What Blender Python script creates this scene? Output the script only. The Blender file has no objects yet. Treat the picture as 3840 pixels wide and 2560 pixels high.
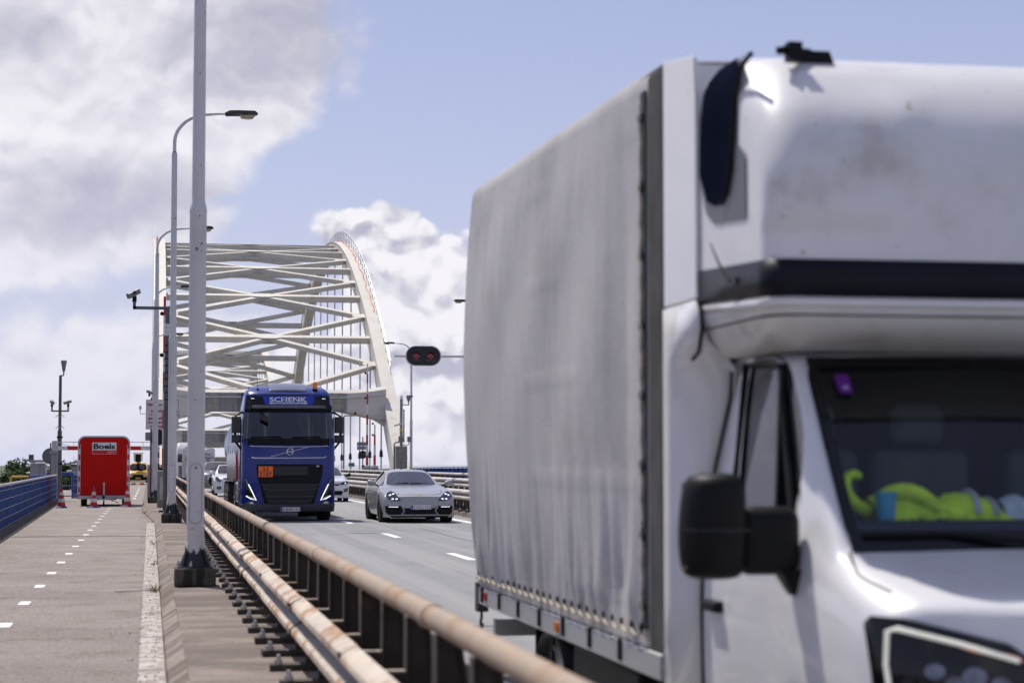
import bpy, bmesh, math, random
from mathutils import Vector, Matrix
R = math.radians
random.seed(7)
SC = bpy.context.scene
COL = SC.collection
# ------------------------------------------------------------------ camera
cam_d = bpy.data.cameras.new('camera')
cam = bpy.data.objects.new('camera', cam_d); COL.objects.link(cam)
cam.location = (0, 0, 1.56)
yaw, pitch = R(10.28), R(3.49)
fwd = Vector((math.sin(yaw)*math.cos(pitch), math.cos(yaw)*math.cos(pitch), math.sin(pitch)))
cam.rotation_euler = fwd.to_track_quat('-Z', 'Y').to_euler()
cam_d.sensor_width = 36; cam_d.lens = 70
cam_d.clip_start = .1; cam_d.clip_end = 20000
cam_d.dof.use_dof = True; cam_d.dof.focus_distance = 54; cam_d.dof.aperture_fstop = 2.5
cam_d.dof.aperture_blades = 9
SC.camera = cam
# ------------------------------------------------------------------ sun, sky, exposure
SUN = Vector((-.215, .44, .872)).normalized()          # towards the sun
sl = bpy.data.lights.new('sun', 'SUN'); sl.energy = 4.2; sl.angle = R(.53); sl.color = (1, .95, .87)
so = bpy.data.objects.new('sun', sl); COL.objects.link(so); so.location = (-20, 30, 60)
so.rotation_euler = SUN.to_track_quat('Z', 'Y').to_euler()
SC.view_settings.view_transform = 'Standard'; SC.view_settings.look = 'None'
SC.view_settings.exposure = 0.06; SC.view_settings.gamma = 1; SC.view_settings.use_curve_mapping = False
SC.cycles.use_denoising = True
SC.cycles.max_bounces = 6; SC.cycles.use_adaptive_sampling = True; SC.cycles.adaptive_threshold = .02; SC.cycles.transparent_max_bounces = 16
SC.cycles.caustics_reflective = False; SC.cycles.caustics_refractive = False

class NT:
    """short-hand for building node trees"""
    def __init__(s, tree): s.t = tree; s.n = tree.nodes; s.l = tree.links
    def node(s, kind, **kw):
        n = s.n.new(kind)
        for k, v in kw.items(): setattr(n, k, v)
        return n
    def put(s, sock, v):
        if isinstance(v, bpy.types.NodeSocket): s.l.new(v, sock)
        elif v is not None:
            if isinstance(v, (tuple, list)) and len(v) == 3 and sock.type == 'RGBA': v = (*v, 1)
            sock.default_value = v
    def math(s, op, a, b=None, c=None, clamp=False):
        n = s.node('ShaderNodeMath', operation=op, use_clamp=clamp)
        for i, v in enumerate((a, b, c)):
            if v is not None: s.put(n.inputs[i], v)
        return n.outputs[0]
    def vmath(s, op, a, b=None, scale=None):
        n = s.node('ShaderNodeVectorMath', operation=op)
        s.put(n.inputs[0], a)
        if b is not None: s.put(n.inputs[1], b)
        if scale is not None: s.put(n.inputs['Scale'], scale)
        return n.outputs['Value'] if op in ('LENGTH', 'DISTANCE', 'DOT_PRODUCT') else n.outputs[0]
    def noise(s, vec, scale, detail=4, rough=.55, dist=0, lac=2.0):
        n = s.node('ShaderNodeTexNoise'); s.put(n.inputs['Vector'], vec)
        s.put(n.inputs['Scale'], scale); s.put(n.inputs['Detail'], detail); s.put(n.inputs['Roughness'], rough)
        s.put(n.inputs['Distortion'], dist); s.put(n.inputs['Lacunarity'], lac)
        return n.outputs[0]
    def mix(s, fac, a, b, blend='MIX'):
        n = s.node('ShaderNodeMix', data_type='RGBA', blend_type=blend)
        s.put(n.inputs[0], fac); s.put(n.inputs[6], a); s.put(n.inputs[7], b)
        return n.outputs[2]
    def ss(s, v, lo, hi, a=0., b=1.):
        n = s.node('ShaderNodeMapRange', interpolation_type='SMOOTHSTEP')
        s.put(n.inputs[0], v); s.put(n.inputs[1], lo); s.put(n.inputs[2], hi); s.put(n.inputs[3], a); s.put(n.inputs[4], b)
        return n.outputs[0]
    def sep(s, v):
        n = s.node('ShaderNodeSeparateXYZ'); s.put(n.inputs[0], v); return n.outputs
    def comb(s, x, y, z):
        n = s.node('ShaderNodeCombineXYZ')
        for i, v in enumerate((x, y, z)): s.put(n.inputs[i], v)
        return n.outputs[0]

def make_world():
    w = bpy.data.worlds.new('World'); SC.world = w; w.use_nodes = True
    t = NT(w.node_tree); t.n.clear()
    sky = t.node('ShaderNodeTexSky', sky_type='NISHITA', sun_disc=False)
    sky.sun_elevation = math.asin(SUN.z); sky.sun_rotation = math.atan2(SUN.x, SUN.y)
    sky.air_density = 1.0; sky.dust_density = .9; sky.ozone_density = 1.6
    tc = t.node('ShaderNodeTexCoord').outputs['Generated']
    x, y, z = t.sep(tc)
    el = t.math('MAXIMUM', z, 0)
    # pale summer haze: thick towards the horizon all round
    base = t.vmath('MULTIPLY', sky.outputs[0], (.094, .082, .094))
    hz = t.math('POWER', t.math('SUBTRACT', 1, el), 7.0)
    hz = t.math('MULTIPLY_ADD', hz, .70, .22)
    base = t.mix(hz, base, (.60, .635, .86, 1))
    # cumulus: one noise field over the whole sky, gathered in banks
    def blob(c, rx, rz):
        c = Vector(c).normalized()
        d = t.vmath('SUBTRACT', tc, tuple(c))
        d = t.vmath('MULTIPLY', d, (1/rx, 1/rx, 1/rz))
        return t.math('SUBTRACT', 1, t.math('MINIMUM', t.vmath('LENGTH', d), 1))
    def pd(px, py):                                   # a bearing in the sky from an angle pair
        return ((px-345)/4573, 1, (1063-py)/4573)
    plus = [(pd(120, 230), .17, .13, .46), (pd(420, 110), .12, .07, .30), (pd(650, 80), .10, .06, .40), (pd(-300, 200), .2, .2, .4), (pd(60, 540), .11, .05, .26),
            (pd(850, 545), .042, .034, .50), (pd(950, 620), .060, .050, .46), (pd(1000, 780), .075, .055, .40), (pd(930, 930), .09, .05, .30),
            (pd(1050, 1010), .12, .045, .28), (pd(180, 880), .13, .07, .26), (pd(520, 960), .11, .06, .22), (pd(960, 210), .02, .015, .22)]
    minus = [(pd(1700, 200), .26, .18, .50), (pd(640, 430), .06, .06, .34), (pd(100, 690), .10, .03, .34), (pd(420, 640), .05, .03, .12), (pd(1050, 330), .08, .05, .3)]
    bank = None
    for c, rx, rz, wgt in plus + [(c, a, b, -w_) for c, a, b, w_ in minus]:
        v = t.math('MULTIPLY', blob(c, rx, rz), wgt)
        bank = v if bank is None else t.math('ADD', bank, v)
    wide = t.noise(tc, 3.1, 2, .5)
    bank = t.math('MULTIPLY_ADD', t.math('SUBTRACT', wide, .5), .5, bank)
    bank = t.math('MINIMUM', bank, .55)
    warp = t.node('ShaderNodeTexNoise'); t.put(warp.inputs['Vector'], tc); warp.inputs['Scale'].default_value = 26; warp.inputs['Detail'].default_value = 4
    wv = t.vmath('SCALE', t.vmath('SUBTRACT', warp.outputs['Color'], (.5, .5, .5)), scale=.030)
    crisp = t.ss(blob(pd(950, 700), .11, .10), .0, .5)                        # towering cumulus is sharply cut, the layer cloud soft
    amp = t.math('MULTIPLY_ADD', crisp, .48, .46)
    def puff(vec, scale, det):
        n = t.node('ShaderNodeTexVoronoi', feature='F1', normalize=True); t.put(n.inputs['Vector'], vec)
        n.inputs['Scale'].default_value = scale; n.inputs['Detail'].default_value = det; n.inputs['Roughness'].default_value = .48
        return t.math('SUBTRACT', 1, n.outputs['Distance'])
    def dens(vec):
        p = t.vmath('MULTIPLY', t.vmath('ADD', vec, wv), (1, 1, 1.3))
        a = t.noise(p, 9.5, 4, .5)
        v = t.math('MULTIPLY_ADD', t.math('SUBTRACT', puff(p, 34, 2.6), .62), amp, a)
        return t.math('ADD', v, bank)
    d0 = dens(tc)
    d1 = dens(t.vmath('ADD', tc, (-.004, 0, .008)))
    cov = t.ss(d0, t.math('MULTIPLY_ADD', crisp, .05, .57), t.math('MULTIPLY_ADD', crisp, -.07, .81))
    thick = t.ss(d0, .75, 1.25)
    lit = t.math('MULTIPLY_ADD', t.math('SUBTRACT', d0, d1), t.math('MULTIPLY_ADD', crisp, 1.9, 1.6), .72, clamp=True)
    soft = t.noise(t.vmath('ADD', tc, (3.1, .4, 1.7)), 8.0, 3, .5)
    shade = t.math('MULTIPLY', t.ss(soft, .36, .60), t.ss(el, .125, .20, .12, .55))       # broad shaded undersides
    for c_, a_, b_, w_ in ((pd(600, 110), .10, .05, 1.5), (pd(220, 470), .11, .035, 1.3), (pd(60, 90), .07, .04, .7), (pd(960, 830), .06, .03, .5)):
        shade = t.math('MAXIMUM', shade, t.math('MULTIPLY', blob(c_, a_, b_), w_), clamp=True)
    lit = t.math('SUBTRACT', lit, t.math('MULTIPLY', shade, .55), clamp=True)
    cc = t.mix(t.ss(lit, .0, .85), (.42, .42, .52, 1), (.96, .93, .95, 1))
    low = t.math('POWER', t.math('SUBTRACT', 1, el), 7)
    cc = t.mix(t.math('MULTIPLY', low, t.math('MULTIPLY_ADD', crisp, -.42, .78)), cc, (.64, .655, .80, 1))
    col = t.mix(t.math('MULTIPLY', cov, .96), base, cc)
    w.cycles.sampling_method = 'MANUAL'; w.cycles.sample_map_resolution = 512
    bg = t.node('ShaderNodeBackground'); t.put(bg.inputs[0], col); bg.inputs[1].default_value = 1.0
    out = t.node('ShaderNodeOutputWorld'); t.l.new(bg.outputs[0], out.inputs[0])
make_world()

# ------------------------------------------------------------------ materials
MATS = {}
def pmat(name, col, rough=.5, metal=0., coat=0., var=.12, scale=3., col2=None, spot=None, bump=0., bscale=40., emit=None, estr=1., spec=.5, streak=None, zfade=None, rvar=.0, band=None, along=None, grain=None):
    """Principled material: base colour with drifting tone, optional second colour in patches,
    small spots, vertical streaks, fine bump."""
    if name in MATS: return MATS[name]
    m = bpy.data.materials.new(name); m.use_nodes = True
    t = NT(m.node_tree); b = t.n['Principled BSDF']
    tc = t.node('ShaderNodeTexCoord').outputs['Object']
    rnd = t.node('ShaderNodeObjectInfo').outputs['Random']
    p = t.vmath('ADD', tc, t.comb(t.math('MULTIPLY', rnd, 37), t.math('MULTIPLY', rnd, 11), 0))
    n = t.noise(p, scale, 6, .62)
    lo = tuple(c*(1-var) for c in col); hi = tuple(min(1, c*(1+var)) for c in col)
    c = t.mix(t.ss(n, .3, .7), lo, hi)
    rn = None
    if col2:                                           # patches: (colour, lo, hi, scale)
        f = t.ss(t.noise(p, col2[3], 7, .65), col2[1], col2[2]); c = t.mix(f, c, col2[0]); rn = f
    if streak:                                         # run marks: (colour, lo, hi, scale)
        q = t.vmath('MULTIPLY', p, (1, 1, .07))
        f = t.ss(t.noise(q, streak[3], 5, .6), streak[1], streak[2]); c = t.mix(f, c, streak[0])
    if band:                                           # marks drawn out across x: (colour, lo, hi, scale)
        q = t.vmath('MULTIPLY', p, (.22, 1, 1))
        f = t.ss(t.noise(q, band[3], 1.5, .5, .6), band[1], band[2]); c = t.mix(f, c, band[0])
    if grain:                                          # stone grain: (strength, scale)
        g_ = t.noise(tc, grain[1], 2, .7)
        c = t.mix(t.ss(g_, .30, .70), t.vmath('SCALE', c, scale=1-grain[0]), t.vmath('SCALE', c, scale=1+grain[0]))
    if along:                                          # wear drawn out along y: (colour, lo, hi, scale)
        q = t.vmath('MULTIPLY', p, (1, .015, 1))
        f = t.ss(t.noise(q, along[3], 4, .55), along[1], along[2]); c = t.mix(f, c, along[0])
    if spot:                                           # small chips: (colour, threshold, scale)
        f = t.ss(t.noise(p, spot[2], 3, .6), spot[1], spot[1]+.03); c = t.mix(f, c, spot[0])
    if zfade:                                          # worn-off band near the foot: (colour, z0, z1, scale)
        zz = t.math('ADD', t.sep(tc)[2], t.math('MULTIPLY', t.math('SUBTRACT', t.noise(t.vmath('MULTIPLY', p, (1, 1, .45)), zfade[3], 4, .6), .5), (zfade[2]-zfade[1])*3.2))
        f = t.ss(zz, zfade[2], zfade[2]-.03); c = t.mix(f, c, zfade[0])
    t.put(b.inputs['Base Color'], c)
    rv = t.math('MULTIPLY_ADD', t.math('SUBTRACT', n, .5), rvar*2, rough, clamp=True) if rvar else rough
    t.put(b.inputs['Roughness'], rv); b.inputs['Metallic'].default_value = metal
    b.inputs['Coat Weight'].default_value = coat; b.inputs['Coat Roughness'].default_value = .04
    b.inputs['Specular IOR Level'].default_value = spec
    if emit: b.inputs['Emission Color'].default_value = (*emit, 1); b.inputs['Emission Strength'].default_value = estr
    if bump:
        bn = t.node('ShaderNodeBump'); bn.inputs['Strength'].default_value = bump; bn.inputs['Distance'].default_value = .02
        t.put(bn.inputs['Height'], t.noise(p, bscale, 5, .6)); t.l.new(bn.outputs[0], b.inputs['Normal'])
    MATS[name] = m
    return m
def glassmat(name, tint=(.12, .14, .16), refl=.85, f0=.06, pw=3.5):
    if name in MATS: return MATS[name]
    m = bpy.data.materials.new(name); m.use_nodes = True
    t = NT(m.node_tree); t.n.clear()
    tr = t.node('ShaderNodeBsdfTransparent'); tr.inputs[0].default_value = (*tint, 1)
    gl = t.node('ShaderNodeBsdfGlossy'); gl.inputs['Roughness'].default_value = .015; gl.inputs[0].default_value = (refl, refl, refl*1.03, 1)
    lw = t.node('ShaderNodeLayerWeight')
    f = t.math('MULTIPLY_ADD', t.math('POWER', lw.outputs['Facing'], pw), 1-f0, f0, clamp=True)
    mx = t.node('ShaderNodeMixShader'); t.put(mx.inputs[0], f); t.l.new(tr.outputs[0], mx.inputs[1]); t.l.new(gl.outputs[0], mx.inputs[2])
    o = t.node('ShaderNodeOutputMaterial'); t.l.new(mx.outputs[0], o.inputs[0])
    MATS[name] = m
    return m

# ------------------------------------------------------------------ mesh helpers
def gz(y):                                             # the deck: level, then falling away beyond the crest
    return -5.4e-5*max(0, y-110)**2
def thing(name, label, cat, loc=(0, 0, 0), group=None, rz=0):
    o = bpy.data.objects.new(name, None); COL.objects.link(o); o.location = loc; o.empty_display_size = .3
    o.rotation_euler = (0, 0, rz)
    o['label'] = label; o['category'] = cat
    if group: o['group'] = group
    return o
def tag(o, label, cat, group=None):
    o['label'] = label; o['category'] = cat
    if group: o['group'] = group
    return o
def rootof(o):
    while o.parent: o = o.parent
    return o
def put(name, mesh, parent, loc=(0, 0, 0), rot=(0, 0, 0), scale=(1, 1, 1)):
    o = bpy.data.objects.new(name, mesh); COL.objects.link(o)
    o.parent = parent; o.location = loc; o.rotation_euler = rot; o.scale = scale
    return o
def copy_tree(o, parent=None):
    c = o.copy(); COL.objects.link(c); c.parent = parent
    for ch in o.children: copy_tree(ch, c)
    return c
class MB:
    def __init__(s): s.v = []; s.f = []; s.m = []; s.k = 0
    def mat(s, k): s.k = k; return s
    def add(s, vs, fs):
        n = len(s.v); s.v += [tuple(v) for v in vs]; s.f += [tuple(i+n for i in f) for f in fs]; s.m += [s.k]*len(fs); return s
    def box(s, x0, x1, y0, y1, z0, z1):
        return s.add([(x, y, z) for x in (x0, x1) for y in (y0, y1) for z in (z0, z1)],
                     [(0, 1, 3, 2), (4, 6, 7, 5), (0, 4, 5, 1), (2, 3, 7, 6), (0, 2, 6, 4), (1, 5, 7, 3)])
    def hexa(s, a, b):                                 # two quads -> hexahedron
        return s.add(list(a)+list(b), [(0, 1, 2, 3), (7, 6, 5, 4), (0, 4, 5, 1), (1, 5, 6, 2), (2, 6, 7, 3), (3, 7, 4, 0)])
    def bar(s, p0, p1, w, h, up=(0, 0, 1)):
        p0, p1 = Vector(p0), Vector(p1); d = (p1-p0).normalized(); r = d.cross(Vector(up))
        if r.length < 1e-5: r = Vector((1, 0, 0))
        r.normalize(); u = r.cross(d); q = [r*(a*w/2)+u*(b*h/2) for a, b in ((-1, -1), (1, -1), (1, 1), (-1, 1))]
        return s.hexa([p0+k for k in q], [p1+k for k in q])
    def tube(s, path, r, n=10, caps=True):
        path = [Vector(p) for p in path]; rs = r if isinstance(r, (list, tuple)) else [r]*len(path)
        vs = []; ref = None
        for i, p in enumerate(path):
            d = (path[min(i+1, len(path)-1)]-path[max(i-1, 0)]).normalized()
            if ref is None: ref = Vector((0, 0, 1)) if abs(d.z) < .9 else Vector((1, 0, 0))
            a = d.cross(ref).normalized(); b = d.cross(a).normalized(); ref = a.cross(d)
            vs += [p+(a*math.cos(2*math.pi*k/n)+b*math.sin(2*math.pi*k/n))*rs[i] for k in range(n)]
        fs = [(i*n+k, i*n+(k+1) % n, (i+1)*n+(k+1) % n, (i+1)*n+k) for i in range(len(path)-1) for k in range(n)]
        if caps: fs += [tuple(range(n)), tuple(range((len(path)-1)*n, len(path)*n))]
        return s.add(vs, fs)
    def lathe(s, prof, n=20, o=(0, 0, 0), axis='z', caps=True):
        vs = []
        for r, h in prof:
            for k in range(n):
                a = 2*math.pi*k/n; c, q = r*math.cos(a), r*math.sin(a)
                p = {'z': (c, q, h), 'x': (h, c, q), 'y': (c, h, q)}[axis]
                vs.append((p[0]+o[0], p[1]+o[1], p[2]+o[2]))
        m = len(prof); fs = [(i*n+k, i*n+(k+1) % n, (i+1)*n+(k+1) % n, (i+1)*n+k) for i in range(m-1) for k in range(n)]
        if caps: fs += [tuple(range(n)), tuple(range((m-1)*n, m*n))]
        return s.add(vs, fs)
    def prism(s, poly, a, b, axis='y'):                # polygon in the two other axes, extruded a..b
        f = {'x': lambda p, h: (h, p[0], p[1]), 'y': lambda p, h: (p[0], h, p[1]), 'z': lambda p, h: (p[0], p[1], h)}[axis]
        n = len(poly)
        return s.add([f(p, a) for p in poly]+[f(p, b) for p in poly],
                     [tuple(range(n)), tuple(range(n, 2*n))]+[(i, (i+1) % n, n+(i+1) % n, n+i) for i in range(n)])
    def loft(s, secs, closed=False, skip=None, only=None, caps=False):
        n = len(secs[0]); m = len(secs)
        fs = []
        for i in range(m-1):
            for j in range(n if closed else n-1):
                if skip and skip(i, j): continue
                if only and not only(i, j): continue
                fs.append((i*n+j, i*n+(j+1) % n, (i+1)*n+(j+1) % n, (i+1)*n+j))
        if caps: fs += [tuple(range(n)), tuple(range((m-1)*n, m*n))]
        return s.add([p for q in secs for p in q], fs)
    def mesh(s, name, mats, off=(0, 0, 0), smooth=35):
        me = bpy.data.meshes.new(name)
        me.from_pydata([(v[0]-off[0], v[1]-off[1], v[2]-off[2]) for v in s.v], [], s.f)
        bm = bmesh.new(); bm.from_mesh(me)
        for f, k in zip(bm.faces, s.m): f.material_index = k
        bmesh.ops.remove_doubles(bm, verts=bm.verts, dist=1e-5)
        loose = [v for v in bm.verts if not v.link_faces]
        if loose: bmesh.ops.delete(bm, geom=loose, context='VERTS')
        bmesh.ops.recalc_face_normals(bm, faces=bm.faces)
        bm.to_mesh(me); bm.free()
        for m in (mats if isinstance(mats, (list, tuple)) else [mats]): me.materials.append(m)
        if smooth and len(me.polygons):
            me.polygons.foreach_set('use_smooth', [True]*len(me.polygons))
            me.set_sharp_from_angle(angle=R(smooth))
        return me
    def build(s, name, mats, parent=None, w=False, org=(0, 0, 0), smooth=35, bevel=0, seg=2, sub=0, solid=0):
        """parent: coordinates are local to its root (or world when w); no parent: world, origin at org"""
        off = tuple(rootof(parent).location) if (parent and w) else (0, 0, 0) if parent else org
        o = put(name, s.mesh(name, mats, off, smooth), parent, (0, 0, 0) if parent else org)
        if solid: md = o.modifiers.new('solid', 'SOLIDIFY'); md.thickness = solid; md.offset = 0
        if bevel: md = o.modifiers.new('bevel', 'BEVEL'); md.width = bevel; md.segments = seg; md.limit_method = 'ANGLE'; md.angle_limit = R(40)
        if sub: md = o.modifiers.new('sub', 'SUBSURF'); md.levels = sub; md.render_levels = sub
        return o
def rrect(x0, x1, z0, z1, r, n=5):
    r = min(r, (x1-x0)/2-1e-4, (z1-z0)/2-1e-4); out = []
    for cx, cz, a0 in ((x1-r, z1-r, 0), (x0+r, z1-r, 90), (x0+r, z0+r, 180), (x1-r, z0+r, 270)):
        out += [(cx+r*math.cos(R(a0+90*k/n)), cz+r*math.sin(R(a0+90*k/n))) for k in range(n+1)]
    return out
def lerp(a, b, t): return a+(b-a)*t
def curve(pts):                                        # piecewise smooth interpolation through (x, y) pairs
    def f(x):
        if x <= pts[0][0]: return pts[0][1]
        for (a, p), (b, q) in zip(pts, pts[1:]):
            if x <= b: return lerp(p, q, (x-a)/(b-a))
        return pts[-1][1]
    return f
def decal(name, poly, fn, mats, parent, off=.004, thick=.0, cuts=1, cell=.12, smooth=50):
    """a 2-D outline laid on the surface y = fn(x, z), standing `off` in front of it (towards -y)"""
    bm = bmesh.new()
    f = bm.faces.new([bm.verts.new((x, 0, z)) for x, z in poly])
    bmesh.ops.triangulate(bm, faces=[f])
    for _ in range(4):
        es = [e for e in bm.edges if e.calc_length() > cell]
        if not es: break
        bmesh.ops.subdivide_edges(bm, edges=es, cuts=1); bmesh.ops.triangulate(bm, faces=bm.faces[:])
    if thick:
        rim = [e for e in bm.edges if e.is_boundary]
        g = bmesh.ops.extrude_edge_only(bm, edges=rim)
        for v in g['geom']:
            if isinstance(v, bmesh.types.BMVert): v.co.y = thick
    for v in bm.verts: v.co.y = fn(v.co.x, v.co.z)-off+v.co.y
    bmesh.ops.recalc_face_normals(bm, faces=bm.faces[:])
    me = bpy.data.meshes.new(name); bm.to_mesh(me); bm.free()
    for m in (mats if isinstance(mats, (list, tuple)) else [mats]): me.materials.append(m)
    me.polygons.foreach_set('use_smooth', [True]*len(me.polygons)); me.set_sharp_from_angle(angle=R(smooth))
    return put(name, me, parent)
def text(name, s, size, mat, parent, fn, cx, z0, off=.006, width=None, depth=.002, shear=0, bold=0, spacing=1.):
    """flat lettering on the surface y = fn(x, z): centred on cx, baseline z0, optional forced width"""
    cu = bpy.data.curves.new(name, 'FONT'); cu.body = s; cu.size = size; cu.align_x = 'CENTER'; cu.shear = shear; cu.offset = bold
    cu.space_character = spacing; cu.resolution_u = 3
    tmp = bpy.data.objects.new(name, cu); COL.objects.link(tmp)
    dg = bpy.context.evaluated_depsgraph_get(); me = bpy.data.meshes.new_from_object(tmp.evaluated_get(dg))
    bpy.data.objects.remove(tmp); bpy.data.curves.remove(cu)
    xs = [v.co.x for v in me.vertices]; k = width/(max(xs)-min(xs)) if width else 1.; mx = (max(xs)+min(xs))/2
    for v in me.vertices:
        x = cx+(v.co.x-mx)*k; z = z0+v.co.y; v.co = (x, fn(x, z)-off, z)
    me.materials.clear(); me.materials.append(mat)
    return put(name, me, parent)
# ================================================================== MATERIALS
asphalt = pmat('asphalt', (.225, .225, .232), .78, var=.10, scale=.35, col2=((.19, .19, .197), .5, .75, .12), bump=.25, bscale=160, spec=.35, rvar=.06, along=((.275, .272, .272), .48, .62, 1.5), spot=((.29, .29, .29), .62, 26), grain=(.10, 40))
path_m = pmat('path_asphalt', (.300, .262, .238), .9, var=.14, scale=.6, col2=((.215, .176, .152), .48, .70, 1.3), spot=((.42, .37, .335), .60, 26), grain=(.30, 38), bump=.9, bscale=90, spec=.25)
conc = pmat('walkway_concrete', (.245, .205, .178), .9, var=.18, scale=1.6, col2=((.165, .130, .108), .50, .66, 1.1), spot=((.10, .085, .075), .72, 16), band=((.155, .128, .110), .44, .64, 1.1), grain=(.18, 45), bump=.4, bscale=60, spec=.25)
kerb_m = pmat('kerb_concrete', (.27, .228, .198), .9, var=.16, scale=2.5, band=((.155, .125, .105), .47, .60, 1.6), grain=(.15, 45), col2=((.18, .145, .12), .5, .64, 2.2), bump=.4, bscale=50, spec=.25)
grey_conc = pmat('grey_concrete', (.30, .30, .285), .88, var=.12, scale=.7, streak=((.12, .12, .11), .50, .68, 1.3), bump=.3, bscale=40)
paint_w = pmat('road_paint', (.80, .80, .79), .6, var=.05, scale=4, col2=((.5, .49, .47), .6, .8, 7))
paint_worn = pmat('worn_path_paint', (.47, .44, .41), .8, var=.14, scale=2, col2=((.30, .25, .215), .46, .54, 6), spot=((.2, .17, .15), .64, 22), bump=.2, bscale=90)
dark_conc = pmat('weathered_block', (.11, .098, .080), .95, var=.35, scale=5, streak=((.03, .028, .022), .45, .6, 9), col2=((.2, .17, .12), .62, .75, 6), bump=.6, bscale=60)
water_m = pmat('river_water', (.10, .12, .13), .12, var=.2, scale=.05, bump=.25, bscale=.35)
land_m = pmat('far_land', (.07, .095, .045), .95, var=.3, scale=.01)
black_m = pmat('joint_rubber', (.02, .02, .022), .7)
# ================================================================== SETTING
def ys(a, b, step=6.0):
    n = max(1, int(round((b-a)/step))); return [a+(b-a)*i/n for i in range(n+1)]
def kx(y):                                             # the walkway widens towards the path near the arch foot
    t = min(1, max(0, (y-50)/19)); t = t*t*(3-2*t); return -.40*t
def strip(name, prof, mat, a=-12, b=430, step=4.0, shift=None, kind='structure', parent=None, sm=20):
    """a profile of (x, z) carried along the deck; shift(i, y) moves profile points sideways"""
    m = MB(); m.loft([[(x+(shift(i, y) if shift else 0), y, gz(y)+z) for i, (x, z) in enumerate(prof)] for y in ys(a, b, step)])
    o = m.build(name, mat, parent, smooth=sm)
    if not parent: o['kind'] = kind
    return o
road = strip('road', [(1.62, 0), (3.3, .012), (5.1, .02), (6.9, .012), (9.0, 0)], asphalt)
path = strip('cycle_path', [(-4.6, -.01), (-3.4, 0), (-1.35, .012), (.13, 0)], path_m, shift=lambda i, y: kx(y) if i == 3 else 0)
walk = strip('walkway', [(.10, -.02), (.12, -.02), (.262, .10), (.272, .12), (1.05, .125), (1.60, .125), (1.62, 0)], conc, shift=lambda i, y: kx(y) if i < 4 else 0, step=2.)
med = strip('median', [(9.0, 0), (9.02, .13), (10.9, .15), (11.9, .15), (11.92, 0)], conc)
opp = strip('opposite_road', [(11.92, 0), (16.6, 0)], asphalt)
sidew = strip('side_path', [(16.6, 0), (16.62, .2), (24.0, .2)], conc)
deck = strip('bridge_deck', [(-4.6, -.012), (-4.6, -.55), (-3.6, -.6), (-3.0, -1.9), (22.4, -1.9), (23., -.6), (24, -.55), (24, .195)], grey_conc, step=12.)
m = MB().box(-3000, 12000, -500, 15000, -15.2, -14.0); water = m.build('river', water_m); water['kind'] = 'structure'
m = MB()
m.loft([[(x, y, -13.9+max(0, min(1, (y-300)/90))*3.2) for y in (300, 390, 700, 2000, 9000)] for x in (-3000, -1200, -600, -200, -40, 6)])
land = m.build('far_bank', land_m); land['kind'] = 'structure'
# kerb stones, one by one along the path edge
rk = random.Random(21)
for k in range(78):
    a = -1+k*1.0; b = a+.985; dz = rk.gauss(0, .003); dx = rk.gauss(0, .003)
    m = MB(); pr_ = [(.132, -.03), (.136, .035), (.262, .120), (.272, .123), (.272, -.03)]
    m.loft([[(x+dx+kx(y), y, z+dz if z > 0 else z) for x, z in pr_] for y in (a, (a+b)/2, b)], closed=True, caps=True)
    m.build('kerb_stone', kerb_m, walk, smooth=25, bevel=.006)
def flat(name, x0, x1, y0, y1, mat, parent, z=.004, zz=None, sk=0.):
    m = MB(); n = max(1, int((y1-y0)/3))
    m.loft([[(x, lerp(y0, y1, i/n), gz(lerp(y0, y1, i/n))+z+(zz(x) if zz else 0)) for x in (x0, (x0+x1)/2, x1)] for i in range(n+1)])
    return m.build(name, mat, parent, smooth=0)
crown = curve([(1.62, 0), (3.3, .012), (5.1, .02), (6.9, .012), (9.0, 0)])
pcrown = curve([(-4.6, -.01), (-3.4, 0), (-1.35, .012), (.13, 0)])
for k in range(-1, 24):
    y0 = 32.6-1.2+k*9.75-9.75
    flat('lane_dash', 4.99, 5.15, y0, y0+2.5, paint_w, road, zz=crown)
m = MB(); m.loft([[(x, y, gz(y)+.004+crown(x)) for x in (8.16, 8.38)] for y in ys(-12, 400, 4)]); m.build('edge_line', paint_w, road, smooth=0)
m = MB(); m.loft([[(x, y, gz(y)+.004+crown(x)) for x in (1.95, 2.12)] for y in ys(-12, 400, 4)]); m.build('edge_line', paint_w, road, smooth=0)
for k in range(-5, 25):
    y0 = 19.45+k*3.06
    if y0 < 69 or y0 > 80: flat('lane_dash', -1.41, -1.29, y0, y0+.55, paint_w, path, zz=pcrown)
for k in range(19):                                    # worn kerb line, painted in lengths
    a = -2+k*2.9
    flat('edge_line', -.07, .125, a, a+2.86, paint_worn, path, zz=pcrown)
for k in range(6):
    a = 88+k*7; flat('lane_dash', -.72, -.6, a, a+2.2, paint_w, path, zz=pcrown)
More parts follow.
